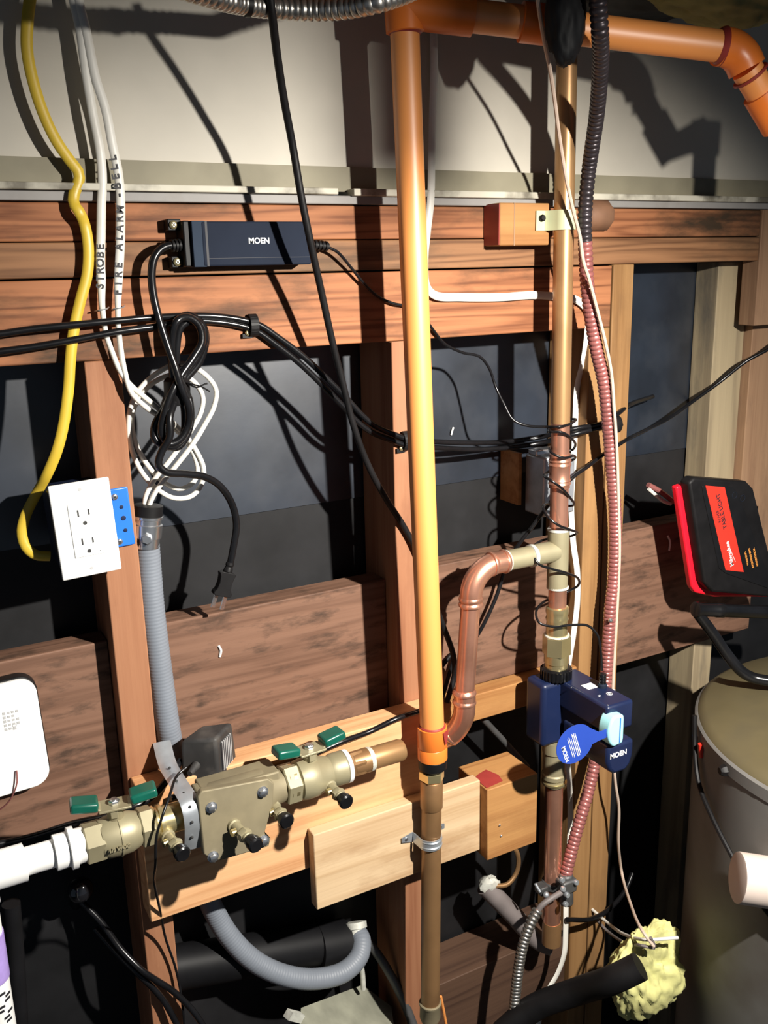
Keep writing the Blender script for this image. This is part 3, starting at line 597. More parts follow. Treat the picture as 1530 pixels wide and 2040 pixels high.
# white PVC at left
pv = thing('pvc_pipe', 'white PVC pipe and tee entering the left end of the brass backflow valve', 'pipe', (0.03, YB, ZB-.3))
MB().lathe(bpt(xL0+.004), (-1, 0, 0), [(0, .0185), (.012, .0190), (.013, .0225), (.019, .0225), (.020, .0185), (.034, .0190), (.0345, .0150)], 30).build('threaded_adapter', PVC, pv)
MB().cyl(bpt(xL0-.028), bpt(xL0-.085), .0148, 28).build('pipe', PVC, pv)
te = MB().lathe(bpt(bx(52, 1720)), (-1, 0, 0), [(0, .0165), (.001, .0198), (.075, .0198), (.076, .0165)], 30)
xt = bx(52, 1720)-.037
xt -= .012
te.lathe((xt, YB, ZB), -ZA, [(0, .0190), (.034, .0198), (.035, .0165)], 30); te.build('tee', PVC, pv)
MB().cyl((xt, YB, ZB-.02), (xt, YB, .30), .0175, 28).build('down_pipe', PVC, pv)
xv = xt
MB().lathe((xv, YB, P(5, 1850, YB).z), -ZA, [(0, .0178), (.0005, .0186), (.054, .0186), (.055, .0178)], 30).build('purple_label', PURPLE, pv)
mb = MB(); zq = P(5, 1960, YB).z
for k in range(14):
    a = math.radians(-62+random.uniform(-22, 24)); c = Vector((xv+math.cos(a)*.0177, YB+math.sin(a)*.0177, zq-.005*k)); mb.obox(c, (-math.sin(a), math.cos(a), 0), (math.cos(a), math.sin(a), 0), ZA, .0035, .0003, .0013)
mb.build('printed_marks', BLACKINK, pv)

# ================================================================ SMALL THINGS AROUND THE VALVE
tb_ = thing('plug_transformer', 'dusty black transformer block with a slotted side, sitting on the pine ledger', 'transformer', P(425, 1555, -.03))
hc_ = P(437, 1560, -.052); hh_ = (P(437, 1470, -.052).z-hc_.z)
du = Vector((-.80, .48, 0)).normalized(); dr = Vector((.72, .69, 0)).normalized()
l1, l2 = .049, .049
def tbv(a, b, h, inset=0.0): return hc_+du*(a*l1)+dr*(b*l2)+Vector((0, 0, h))
vsb = [tbv(0, 0, 0), tbv(.95, .0, .002), tbv(.95, 1, .002), tbv(0, 1, 0)]; vst = [tbv(.0, .0, hh_), tbv(.9, .05, hh_-.004), tbv(.72, .75, hh_-.001), tbv(.02, .9, hh_)]
MB().add(vsb+vst, [(0, 3, 2, 1), (4, 5, 6, 7), (0, 1, 5, 4), (1, 2, 6, 5), (2, 3, 7, 6), (3, 0, 4, 7)]).build('case', DUSTY, tb_, .004, segs=3)
nrm = dr.cross(ZA).normalized()
mb = MB(); mg = MB()
for k in range(6):
    c = hc_+dr*(l2*.22+k*.0042)+Vector((0, 0, hh_*.5))+nrm*.0004
    mb.obox(c, dr, ZA, nrm, .0011, hh_*.30, .0006); mg.obox(c+dr*.0021, dr, ZA, nrm, .0006, hh_*.32, .0010)
mb.build('vent_slots', BLACKINK, tb_); mg.build('vent_ribs', GREYINK, tb_)
MB().cyl(hc_+du*.026+Vector((0, 0, .024)), hc_+du*.026+Vector((-.012, -.012, .022)), .0055, 14, .0035).build('cord_relief', DUSTY, tb_)
ps = MB().tube(smooth(PP([(322, 1478, -.002), (333, 1520, -.03), (352, 1555, -.07), (378, 1600, -.112), (386, 1640, -.118), (386, 1690, -.112)]), .004), 1, 8, flat=(.0105, .0010), side=(0, .3, -1))
psn = thing('perforated_strap', 'grey perforated metal strap wrapped over the neck of the backflow valve', 'strap', P(386, 1690, -.10))
ps.build('band', ZINC, psn)
mb = MB()
for q in ((338, 1530, -.046), (352, 1556, -.074), (366, 1580, -.097), (379, 1607, -.1165), (383, 1638, -.1205), (383, 1668, -.1185)): mb.sphere(P(*q), .0017, 8)
mb.build('strap_holes', SLOT, psn)
cable('thin_lead', [(372, 1528, -.075), (352, 1546, -.08), (338, 1585, -.105), (322, 1630, -.12), (312, 1665, -.12), (310, 1720, -.11), (308, 1760, -.07), (318, 1810, -.045), (330, 1870, -.015), (350, 1930, -.01), (362, 1990, -.012), (368, 2060, -.015)], .0016, BLACKP, 'thin dark lead drooping from the dusty transformer down over the stud', 'wire')
cable('thin_lead', [(360, 1515, -.02), (340, 1545, -.035), (300, 1590, -.045), (262, 1608, -.05), (220, 1625, -.04), (150, 1640, -.01), (60, 1668, .0), (-20, 1685, .0)], .0042, BLACKP, 'black cable passing behind the left green handle towards the left edge', 'cable')
cable('ledger_cable', [(850, 1412, -.035), (790, 1432, -.045), (735, 1458, -.04), (680, 1478, -.045), (630, 1500, -.045), (570, 1525, -.044), (500, 1545, -.04), (420, 1562, -.04), (340, 1590, -.05)], .0036, BLACKP, 'black cable lying along the top of the pine ledger behind the right green handle', 'cable')

# ================================================================ GREY FLEXIBLE CONDUIT
gc = thing('flexible_conduit', 'blue-grey flexible conduit dropping beside the left stud and looping low under the ledger', 'conduit', P(345, 1500, .01))
pts = PP([(292, 1078, .012), (297, 1140, .014), (304, 1220, .014), (318, 1330, .014), (332, 1430, .015), (344, 1500, .018), (358, 1560, .022), (385, 1700, .04), (425, 1812, .045), (462, 1872, .035), (510, 1917, .025), (570, 1944, .015), (630, 1950, .01), (685, 1936, .01), (715, 1905, .02), (720, 1875, .035), (712, 1858, .05)])
MB().tube(smooth(pts, .0012), lambda s: .0144+.0002*math.sin(s/.0042*2*math.pi), 20).build('hose', GREYC, gc)
c = P(296, 1005, .012); e = P(291, 1088, .012); d = (e-c).normalized()
MB().lathe(c, d, [(0, .013), (.001, .0165), (.014, .0165), (.015, .0150)], 26).build('bushing', BLACKM, gc)
MB().lathe(c+d*.012, d, [(0, .0150), (.001, .0172), (.004, .0172), (.005, .0155), (.010, .0155), (.011, .0172), (.026, .0168), (.027, .0150), (.038, .0150)], 26).build('connector', STEEL, gc)
MB().lathe(P(292, 1074, -.004), (-.2, -1, .1), [(0, .007), (.003, .007), (.0035, .0055), (.006, .005)], 6).build('clamp_screw', STEEL, gc)
MB().lathe(P(712, 1868, .045), (.15, .5, .8), [(0, .0135), (.012, .0135), (.013, .0165), (.022, .0165)], 20).build('end_connector', SOLDER, gc)

# ================================================================ OUTLET
ol = thing('electrical_outlet', 'white duplex outlet in a blue box fixed to the side of the left stud', 'outlet', P(170, 1150, -.01))
TL, TR, BR, BL = P(95, 969, -.022), P(218, 949, -.022), P(240, 1132, -.022), P(124, 1159, -.022)
ou = (TR-TL).normalized(); ov = ((TL-BL).normalized()); ov = (ov-ou*ov.dot(ou)).normalized(); oc = (TL+TR+BR+BL)/4
hw_, hv_ = ((TR-TL).length+(BR-BL).length)/4, ((TL-BL).length+(TR-BR).length)/4
on = ou.cross(ov); of_ = oc
MB().obox(of_, ou, ov, on, hw_, hv_, .0022).build('wall_plate', WPLATE, ol, .0018, segs=3)
f = of_+on*.0022
MB().obox(f, ou, ov, on, hw_*.50, hv_*.575, .0001).build('receptacle_gap', GREYINK, ol)
MB().obox(f, ou, ov, on, hw_*.485, hv_*.565, .0010).build('receptacle_face', WPLATE, ol, .0006)
f2 = f+on*.0011
mb = MB()
for cy in (.30, -.30):
    for sx, hh in ((-.18, .0038), (.17, .0030)): mb.obox(f2+ou*hw_*sx+ov*(hv_*cy+.003), ou, ov, on, .00085, hh, .0001)
    mb.lathe(f2+ov*(hv_*cy-.0085), on, [(0, .0022), (.0001, .0022)], 14)
mb.lathe(f2+ou*hw_*.36-ov*hv_*.5, on, [(0, .0006), (.0001, .0006)], 8)
mb.build('slots', SLOT, ol)
for s in (.84, -.84): MB().lathe(f+ov*hv_*s, on, [(0, .0018), (.0004, .0018)], 12).build('plate_screw', GREYINK, ol)
MB().obox(oc-on*.0315-ou*.003, ou, ov, on, hw_*.86, hv_*.82, .029).build('mounting_box', DKBLUE, ol, .002)
b1 = P(243, 1030, -.004); fl = MB().obox(b1-ou*.008, ou, ov, on, .0185, .0335, .0015); fl = fl.build('stud_flange', BOXBLUE, ol, .003, segs=3)
for (px, py, r) in ((242, 1010, .0021), (246, 1032, .0027), (250, 1056, .0021)):
    MB().lathe(P(px, py, -.0056), (0, -1, 0), [(0, r), (.0006, r), (.0007, r*.5)], 14).build('hole_boss', NAVY, fl)
for (px, py) in ((228, 990), (238, 1079)): screw(P(px, py, -.0056), .0035, fl, STEEL)

# ================================================================ WHITE ROUNDED BOX AT LEFT
hb = thing('wireless_hub', 'white rounded flat box with a black rim on the left edge', 'device', P(40, 1580, .0))
q = [P(62, 1352, .008), P(86, 1545, .008)]
cx1 = (q[0].x+q[1].x)/2+.006; ztp = P(40, 1350, .008).z; zbt = P(40, 1572, .008).z
def rr(w, h, r, n=8):
    out = []
    for sx, sz, a0 in ((1, 1, 0), (-1, 1, 90), (-1, -1, 180), (1, -1, 270)):
        for i in range(n+1):
            a = math.radians(a0+90*i/n); out.append((sx*(w-r)+math.cos(a)*r, sz*(h-r)+math.sin(a)*r))
    return out
wv = .062; hz = (ztp-zbt)/2; cen = Vector((cx1-wv, 0, (ztp+zbt)/2-.004)); ru = Vector((1, 0, .03)).normalized(); rw = Vector((-.03, 0, 1)).normalized()
MB().prism(rr(wv+.0015, hz+.0015, .020), cen+Vector((0, .0295, 0)), ru, rw, .016).build('black_rim', BLACKM, hb, .002)
MB().prism(rr(wv, hz, .019), cen+Vector((0, .0135, 0)), ru, rw, .005).build('white_face', WPLATE, hb, .001)
mb = MB()
c0_ = P(18, 1440, .0082)
for i in range(4):
    for j in range(5):
        if random.random() < .8: mb.obox(c0_+Vector((i*.0045-.004, 0, j*-.0048+.012)), XA, YA, ZA, .0014, .0001, .0012+random.random()*.0005)
mb.build('certification_marks', GREYINK, hb)
text('FC', P(30, 1448, .0083), (0, 0, 1), (-1, 0, 0), .0062, GREYINK, hb, bold=.0001, ext=.0001)
cable('hub_lead', [(33, 1535, .006), (34, 1558, .004), (28, 1578, .006), (15, 1600, .012), (-10, 1620, .02)], .0009, MCRED, 'hair-thin red lead below the white rounded box', 'wire')

# ================================================================ ADAPTER
ad = thing('power_adapter', 'slim dark power adapter screwed to the upper plate boards', 'adapter', P(500, 530, -.01))
ax0, ax1 = P(388, 480, -.034).x, P(619, 480, -.034).x; az1, az0 = P(500, 441, -.034).z, P(500, 529, -.034).z
MB().box(ax0+.008, ax1, -.034, -.002, az0, az1).build('case', SLATE, ad, .0018, segs=3)
MB().box(ax0-.002, ax0+.012, -.0335, -.002, az0-.0005, az1+.0005).build('end_band', SLATE2, ad, .0006)
MB().box(ax0+.012, ax0+.0145, -.0342, -.002, az0, az1).build('groove', BLACKINK, ad)
MB().box(ax0-.010, ax0-.002, -.028, -.002, az0, az1+.001).build('end_cap', BLACKM, ad, .0015)
MB().box(ax0+.012, ax1-.001, -.0343, -.0338, az0+.008, az0+.0084).build('seam', BLACKINK, ad)
for py, px in ((448, 345), (522, 353)):
    c = P(px, py, -.016); o = MB().box(c.x-.006, ax0-.008, -.016, -.0008, c.z-.006, c.z+.006).build('mounting_tab', BLACKM, ad, .001); screw(Vector((c.x, -.016, c.z)), .0045, o)
text('MOEN', P(516, 480, -.0345), XA, ZA, .0085, WHITEINK, ad, bold=.0002)
def relief(a, b, r, parent, mat=BLACKM, k=5):
    a, b = Vector(a), Vector(b); L = (b-a).length; prof = []
    for i in range(k): prof += [(L*(i+.05)/k, r), (L*(i+.6)/k, r*.96), (L*(i+.65)/k, r*.72), (L*(i+.98)/k, r*.72)]
    MB().lathe(a, b-a, [(0, r*.8)]+prof, 16).build('strain_relief', mat, parent)
relief(P(372, 487, -.018), P(338, 490, -.020), .0068, ad); relief(P(618, 487, -.018), P(654, 491, -.018), .0058, ad)

# ================================================================ CORDS AND CABLES
cable('yellow_cable', [(64, -30), (55, 40), (54, 100), (68, 170), (88, 230), (112, 280), (138, 318), (157, 344), (157, 362), (148, 385), (147, 405, -.013), (158, 422, -.017), (168, 445), (176, 490), (174, 545), (160, 600), (147, 660), (140, 720), (137, 770), (126, 850), (113, 900), (94, 945, -.006), (72, 985, .012), (52, 1025, .016), (44, 1060, .016), (52, 1090, .014), (72, 1106, .014), (100, 1108, .014)],
      1, YELLOW, 'flat yellow cable running down the left side into the outlet box', 'cable', Y=-.012, flat=(.0056, .0030))
CA = [(146, -25), (147, 0), (160, 61), (170, 136), (184, 221), (200, 306), (204, 360), (202, 408), (201, 476), (200, 520), (202, 560), (203, 605), (207, 640), (212, 669), (224, 703), (238, 737), (258, 765), (289, 792), (318, 816, .0), (345, 843, .01), (370, 868, .01), (392, 900, .012), (406, 935, .012), (400, 968, .012), (380, 989, .012), (345, 992, .014), (310, 972, .016), (282, 940, .018), (264, 900, .018), (256, 850, .016), (262, 805, .01), (284, 768, .008), (323, 737, .006), (357, 724, .006), (401, 740, .008), (430, 775, .01), (427, 808, .01), (408, 846, .01), (384, 885, .006), (345, 935, .004), (313, 975, .006), (298, 1005, .010), (294, 1040, .012)]
CB = [(155, -25), (157, 0), (173, 68), (190, 153), (211, 221), (224, 289), (235, 340), (240, 391), (240, 476), (238, 520), (236, 560), (235, 611), (236, 652), (240, 690), (248, 737), (262, 783), (289, 810), (315, 828, .004), (342, 848, .012), (366, 872, .014), (386, 905, .016), (394, 938, .016), (384, 962, .016), (358, 974, .018), (328, 962, .020), (300, 935, .022), (278, 900, .022), (264, 858, .02), (264, 822, .018), (276, 795, .016), (298, 768, .014), (330, 750, .012), (358, 746, .012), (386, 760, .014), (404, 790, .016), (400, 822, .016), (380, 858, .014), (340, 915, .010), (308, 955, .012), (290, 990, .014), (288, 1035, .016)]
def flatcable(name, pts, mat, label, Y):
    th = thing(name, label, 'cable', P(pts[20][0], pts[20][1], 0))
    sp = smooth(PP(pts, Y), .005); MB().tube(sp, 1, 12, flat=lambda a: (.0047-.0018*min(1, max(0, (a-.27)/.04)), .0028)).build('jacket', mat, th); return th
ca = flatcable('white_cable', CA, WHITE, 'white flat cable, left of the handwritten pair, nearer the yellow cable', -.012)
cb = flatcable('white_cable', CB, WHITE, 'white flat cable, right of the pair, with the longer FIRE ALARM handwriting', -.014)
def script_on(s, a, b, Y, parent):
    """marker lettering running up a cable from a to b"""
    A_, B_ = P(a[0], a[1], Y), P(b[0], b[1], Y); d = (B_-A_); L = d.length; d.normalize(); side = d.cross(Vector((0, 1, 0))).normalized()
    side = -Vector((0, -1, 0)).cross(d).normalized() if False else Vector((0, -1, 0)).cross(d).normalized()
    n = len(s)
    for i, ch in enumerate(s):
        if ch == ' ': continue
        c = A_+d*(L*(i+.5)/n); rot = random.uniform(-.12, .12)
        text(ch, c, d+side*rot, side-d*rot, min(.0108, L/n*1.5), BLACKINK, parent, name='handwriting', bold=.0003, ext=.00025)
script_on('STROBE', (200, 578), (201, 484), -.0152, ca)
script_on('FIRE ALARM', (236, 592), (240, 408), -.0172, cb)
script_on('-BELL', (239, 398), (224, 305), -.0172, cb)
for (px, py, w_) in ((203, 617, 14), (236, 614, 12)):
    tag(MB().tube(smooth(PP([(px-w_, py+3, -.004), (px-6, py+1, -.0155), (px+7, py-1, -.0155), (px+w_, py-5, -.004)]), .001), .0008, 6).build('cable_staple', ZINC), 'wire staple holding the %s white cable to the header' % ('STROBE' if px < 220 else 'FIRE ALARM'), 'staple')
cable('white_cable', [(863, 45, .0), (865, 120, .0), (862, 230, .0), (860, 320, -.004), (858, 400, -.014), (851, 462, -.014), (846, 520, -.010), (850, 570, -.009), (866, 588, -.008), (920, 592, -.007), (1000, 592, -.007), (1060, 588, -.007), (1110, 591, -.006), (1150, 598, -.006), (1170, 620, -.004), (1170, 660, .002), (1162, 720, .012), (1150, 770, .018), (1146, 840, .02), (1143, 920, .02), (1138, 1000, .02), (1142, 1080, .01), (1150, 1140, .0), (1150, 1200, -.005), (1143, 1260, -.01), (1132, 1330, -.01), (1126, 1420, -.008), (1130, 1500, -.006), (1136, 1600, -.008), (1134, 1700, -.015), (1128, 1790, -.03), (1127, 1850, -.04), (1124, 1900, -.045), (1110, 1940, -.045), (1090, 1975, -.045), (1078, 2010, -.045), (1070, 2060, -.045)],
      1, WHITE, 'white flat cable crossing the header right of the orange pipe, then dropping behind the riser', 'cable', flat=(.0052, .0026))
cable('hanging_cable', [(535, -25, -.160), (541, 20, -.154), (552, 110, -.130), (566, 200, -.108), (583, 290, -.090), (600, 390, -.085), (618, 480, -.078), (640, 580, -.062), (662, 680, -.048), (682, 760, -.038), (705, 850, -.030), (735, 930, -.022), (770, 995, -.014), (805, 1050, -.006), (835, 1108, -.001+-.006), (858, 1180, -.008), (882, 1245, -.01), (903, 1305, -.005), (905, 1345, .005), (890, 1400, .0)],
      .0040, BLACKM, 'long matte black cord hanging diagonally from the top to behind the orange pipe', 'cord')
cable('coaxial_cable', [(-30, 668, -.02), (0, 665, -.02), (60, 656, -.02), (136, 648, -.021), (230, 639, -.021), (299, 633, -.018), (374, 629, -.008), (430, 630), (486, 638), (520, 649), (551, 670), (602, 708), (653, 756), (690, 793), (721, 827), (745, 847), (782, 864), (816, 876), (870, 880, .01), (940, 882, .03), (1010, 880, .05), (1078, 870, .04), (1139, 855, .0), (1200, 843, -.006), (1228, 826, -.006), (1251, 808, .01), (1300, 790, .07)],
      .0036, BLACKP, 'upper of the two glossy black cables clipped across the header', 'cable', Y=-.006)
cable('coaxial_cable', [(-30, 704, -.02), (0, 700, -.02), (60, 692, -.02), (136, 679, -.021), (238, 660, -.021), (306, 651, -.018), (374, 640, -.008), (430, 641), (484, 650), (512, 660), (545, 683), (596, 723), (646, 771), (684, 810), (715, 843), (742, 862), (780, 877), (812, 888), (870, 892, .01), (940, 895, .03), (1010, 892, .05), (1078, 882, .04), (1139, 866, .0), (1205, 850, -.006), (1235, 845, .0), (1240, 880, .07)],
      .0036, BLACKP, 'lower of the two glossy black cables clipped across the header', 'cable', Y=-.006)
cable('coaxial_cable', [(1560, 675, -.02), (1530, 696, -.015), (1486, 720, .0), (1435, 760, .02), (1391, 792, .03), (1333, 833, .03), (1290, 855, .02), (1248, 876, -.005), (1222, 893, -.008), (1200, 907, -.010), (1170, 930, -.018), (1140, 952, -.022), (1105, 990, -.02), (1060, 1050, -.01), (1030, 1090, .0), (1008, 1130, .01), (990, 1185, .012), (968, 1235, .012), (950, 1268, .015)],
      .0028, BLACKP, 'black cable rising from behind the riser to the right edge over the weathered post', 'cable')
cable('black_wire', [(870, 1340, .02), (905, 1300, .02), (890, 1360, .02), (872, 1420, .01)], .003, BLACKM, 'short black wire beside the foot of the orange pipe', 'wire')
# adapter output lead
cable('adapter_lead', [(650, 491, -.018), (672, 502, -.017), (700, 534, -.012), (728, 568, -.008), (755, 592, -.006), (785, 605, -.006), (815, 611, -.006), (842, 630, -.006), (862, 656, -.006), (885, 684, -.002), (920, 702, .002), (956, 711, .003), (975, 735, .003), (988, 772, .0), (1004, 805, -.01), (1022, 836, -.02), (1050, 848, -.03),
      (1085, 850, -.045), (1112, 850, -.0655), (1135, 845, -.062), (1146, 835, -.045), (1122, 838, -.030), (1097, 852, -.036), (1096, 860, -.055), (1118, 861, -.0660), (1140, 875, -.060), (1146, 888, -.045), (1138, 897, -.033), (1112, 893, -.033), (1095, 893, -.045), (1100, 903, -.060), (1122, 912, -.0685), (1143, 908, -.058), (1143, 915, -.04), (1120, 925, -.028), (1096, 938, -.030), (1084, 948, -.045), (1096, 956, -.062), (1116, 970, -.0685), (1136, 992, -.062), (1143, 1006, -.048), (1125, 1008, -.033), (1095, 1004, -.030), (1082, 1010, -.045), (1092, 1030, -.060), (1112, 1046, -.069), (1135, 1055, -.066), (1150, 1062, -.050), (1130, 1070, -.030), (1085, 1075, -.028), (1062, 1090, -.040), (1062, 1108, -.060), (1074, 1124, -.0685), (1098, 1133, -.070), (1130, 1142, -.068), (1152, 1153, -.055), (1152, 1166, -.045), (1136, 1176, -.034), (1108, 1188, -.030), (1082, 1200, -.036), (1068, 1220, -.050), (1074, 1240, -.062), (1100, 1248, -.070), (1140, 1245, -.076), (1172, 1247, -.082), (1190, 1265, -.09), (1197, 1300, -.095), (1199, 1335, -.094)],
      .0018, BLACKP, 'thin black lead from the adapter, spiralled round the copper riser down to the blue valve', 'wire', step=.0025)
relief(jk+Vector((0, 0, .020)), jk+Vector((0, 0, .003)), .0052, bv, BLACKP, 4)
MB().lathe(jk+Vector((0, 0, -.0005)), ZA, [(0, .0066), (.004, .0066), (.006, .005)], 18).build('jack_base', SLATE, bv)
# mains cord with plug
pc = thing('mains_cable', 'bundled black mains cord with a two-prong plug hanging from the adapter', 'cord', P(455, 1190, -.01))
L1 = [(345, 488, -.020), (325, 493, -.022), (308, 512, -.024), (302, 545, -.024), (306, 590, -.024), (318, 640, -.026), (334, 690, -.03), (350, 735, -.034), (362, 775, -.034), (376, 815, -.030), (374, 850, -.026), (356, 878, -.026), (334, 884, -.026), (322, 858, -.028), (330, 815, -.030), (345, 775, -.030), (362, 745, -.026), (385, 712, -.022), (402, 680, -.020), (396, 648, -.020), (374, 632, -.022), (352, 640, -.026), (343, 672, -.022), (342, 715, -.018), (344, 760, -.018), (334, 800, -.018), (318, 828, -.018), (308, 850, -.018), (308, 872, -.020), (324, 887, -.022), (350, 888, -.020), (366, 866, -.016), (368, 820, -.014), (362, 775, -.014), (368, 745, -.012), (392, 712, -.010), (408, 675, -.012), (400, 645, -.014), (378, 640, -.014), (360, 652, -.014), (352, 690, -.012), (352, 740, -.010), (350, 790, -.020), (338, 830, -.034), (338, 870, -.036), (322, 900, -.034), (316, 925, -.034), (330, 940, -.034), (368, 944, -.028), (408, 950, -.020), (438, 968, -.012), (462, 1004, -.004), (471, 1045, .0), (465, 1090, .002), (459, 1122, .002)]
cable('cord', L1, .0043, BLACKP, parent=pc, step=.004)
cable('loop', [(350, 640, -.012), (372, 628, -.010), (398, 640, -.008), (410, 672, -.006), (398, 720, -.004), (366, 765, -.004), (378, 800, -.006), (378, 850, -.010), (356, 890, -.012), (332, 888, -.010), (318, 860, -.008), (330, 800, -.006), (346, 760, -.006), (340, 700, -.008), (350, 640, -.012)], .0043, BLACKP, parent=pc, step=.004)
MB().lathe(P(352, 752, -.016), (-.05, 0, -1), [(0, .011), (.004, .0145), (.022, .0145), (.030, .012)], 14).build('bundle_band', BLACKM, pc)
mb = MB(); mb.tube(smooth(PP([(372, 762, -.03), (385, 766, -.034), (400, 770, -.036), (418, 780, -.036)]), .003), .0009, 6); mb.tube(smooth(PP([(374, 764, -.03), (392, 772, -.034), (406, 766, -.036), (413, 764, -.036)]), .003), .0009, 6); mb.build('twist_tie', BLACKM, pc)
pa, pb = P(459, 1120, .002), P(440, 1186, .002); pd = (pb-pa).normalized(); psd = pd.cross(YA).normalized()
plm = MB(); plm.lathe(pa, pd, [(0, .0048), (.004, .0052), (.005, .0042), (.008, .0052), (.012, .0058)], 16)
hwp = [(.012, .006), (.014, .0105), (.018, .0088), (.026, .0078), (.034, .0088), (.038, .0115), (.041, .0112), (.042, .009)]
outl = [(-w_, t) for t, w_ in hwp]+[(w_, t) for t, w_ in hwp[::-1]]
plm.prism(outl, pa+Vector((0, .0055, 0)), -psd, pd, .011 if (-psd).cross(pd).y < 0 else -.011)
plm = plm.build('plug_body', BLACKM, pc, .0012)
for s in (-1, 1):
    c = pa+pd*.050+psd*s*.0052+Vector((0, -.002*s, 0)); MB().obox(c, psd+YA*.5, pd, (psd+YA*.5).cross(pd), .0031, .0085, .0007).build('blade', STEEL, plm)
# armoured cable
def ringed(pitch, r, amp): return lambda s: r+amp*(1-abs(2*((s/pitch) % 1)-1)**3)
ac = thing('armoured_cable', 'ribbed armoured cable, dark at the top and dull red below, right of the riser', 'cable', P(1214, 900, -.03))
AC = [(1190, -15, -.215), (1193, 30, -.21), (1195, 60, -.205), (1197, 110, -.18), (1194, 170, -.145), (1188, 235, -.11), (1180, 290, -.085), (1173, 340, -.066), (1168, 391, -.062), (1165, 442, -.060), (1167, 510, -.056), (1170, 568, -.052), (1178, 636, -.048), (1190, 704, -.044), (1202, 755, -.042), (1210, 823, -.040), (1215, 880, -.038), (1220, 942, -.036), (1225, 1010, -.035), (1226, 1070, -.034), (1223, 1155, -.034), (1217, 1206, -.034), (1213, 1257, -.034), (1209, 1325, -.034), (1204, 1400, -.034), (1192, 1480, -.036), (1175, 1565, -.046), (1163, 1608, -.055), (1152, 1646, -.06), (1140, 1690, -.064), (1127, 1745, -.068)]
sp = smooth(PP(AC), .0010)
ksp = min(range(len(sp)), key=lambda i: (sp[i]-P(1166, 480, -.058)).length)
tag(MB().tube(sp[:ksp+1], ringed(.0066, .0077, .0017), 16).build('upper_jacket', MCDARK, ac), 'darker upper length')  # same cable, upper length coloured darker than the red below
MB().tube(sp[ksp:], ringed(.0066, .0077, .0017), 16).build('red_jacket', MCRED, ac)
MB().sphere(P(1216, 1236, -.046), .0035, 10).build('bright_nick', STEEL, ac)
cable('tan_cord', [(1068, -30, -.172), (1074, 20, -.168), (1084, 80, -.156), (1096, 140, -.138), (1105, 200, -.118), (1114, 270, -.098), (1127, 350, -.078), (1142, 420, -.077), (1155, 470, -.075), (1162, 520, -.072), (1173, 555, -.068), (1190, 619, -.064), (1207, 687, -.060), (1218, 745, -.056), (1224, 823, -.053), (1228, 880, -.05), (1232, 1000, -.044), (1234, 1100, -.042), (1230, 1200, -.042), (1225, 1290, -.042), (1220, 1400, -.044), (1222, 1500, -.046), (1226, 1560, -.045), (1233, 1610, -.04), (1232, 1680, -.03), (1239, 1740, -.02), (1256, 1800, -.10), (1282, 1858, -.19), (1303, 1886, -.205)],
      .0024, TANC, 'thin tan cord running down alongside the armoured cable to the floor', 'cord', n=8)
sf = thing('steel_flex_conduit', 'ringed steel flexible conduit dropping from the clamps to the bottom edge', 'conduit', P(1020, 2030, -.08))
sp = smooth(PP([(1072, 1812, -.078), (1058, 1838, -.08), (1042, 1882, -.08), (1033, 1930, -.08), (1027, 1980, -.08), (1020, 2060, -.08)]), .0010)
MB().tube(sp, ringed(.0060, .0066, .0016), 16).build('hose', FLEX, sf)
MB().tube(smooth(PP([(1118, 1778, -.082), (1098, 1790, -.082), (1080, 1803, -.08), (1070, 1816, -.078)]), .003), .0045, 10).build('paper_wrap', GREYPIPE, sf)
# clamps
cl = thing('ground_clamp', 'dull metal ground clamp joining the red armoured cable to the lower copper pipe', 'clamp', P(1120, 1770, -.06))
mb = MB(); c = P(1126, 1762, -.070); mb.box(c.x-.013, c.x+.014, -.082, -.060, c.z-.010, c.z+.012); mb.cyl(P(1127, 1740, -.068), P(1128, 1800, -.07), .011, 16); mb.build('body', DGREY, cl, .003)
for q in ((1120, 1770), (1128, 1782), (1146, 1757), (1125, 1800), (1118, 1752)):
    MB().lathe(P(q[0], q[1], -.082), (0, -1, .2), [(0, .0042), (.004, .0042), (.005, .0034)], 12).build('bolt', ZINC, cl)
c2 = thing('pipe_clamp', 'small dull metal clamp gripping the left side of the lower copper pipe', 'clamp', P(1080, 1775, -.06))
mb = MB(); mb.lathe(RP(P(1090, 1770, -.05).z), ZA, [(0, .0136), (0, .0165), (.012, .0165), (.012, .0136)], 20); cq = P(1078, 1772, -.055); mb.box(cq.x-.008, cq.x+.006, -.066, -.048, cq.z-.004, cq.z+.010); mb.build('body', DGREY, c2, .002)
MB().cyl(P(1066, 1760, -.06), P(1076, 1777, -.068), .0024, 10).build('thumb_screw', ZINC, c2)
MB().sphere(P(1088, 1783, -.072), .0050, 12).build('bolt', ZINC, c2)
# steel flexible conduit at the top
tp = thing('ribbed_steel_conduit', 'bright ribbed steel conduit sagging across the top edge', 'conduit', P(600, 20, -.06))
sp = smooth(PP([(60, -175, -.15), (190, -95, -.16), (330, -36, -.195), (400, -14, -.19), (450, 0, -.175), (500, 10, -.15), (560, 17, -.138), (620, 20, -.145), (690, 16, -.17), (750, 4, -.195), (800, -12, -.19), (860, -40, -.18), (960, -100, -.13)]), .0012)
MB().tube(sp, ringed(.0068, .0082, .0018), 20).build('hose', FLEX, tp)
q = P(487, 8, -.157); MB().lathe(q, XA, [(0, .0095), (.0005, .0108), (.005, .0108), (.0055, .0095)], 20).build('black_ring', BLACKM, tp)

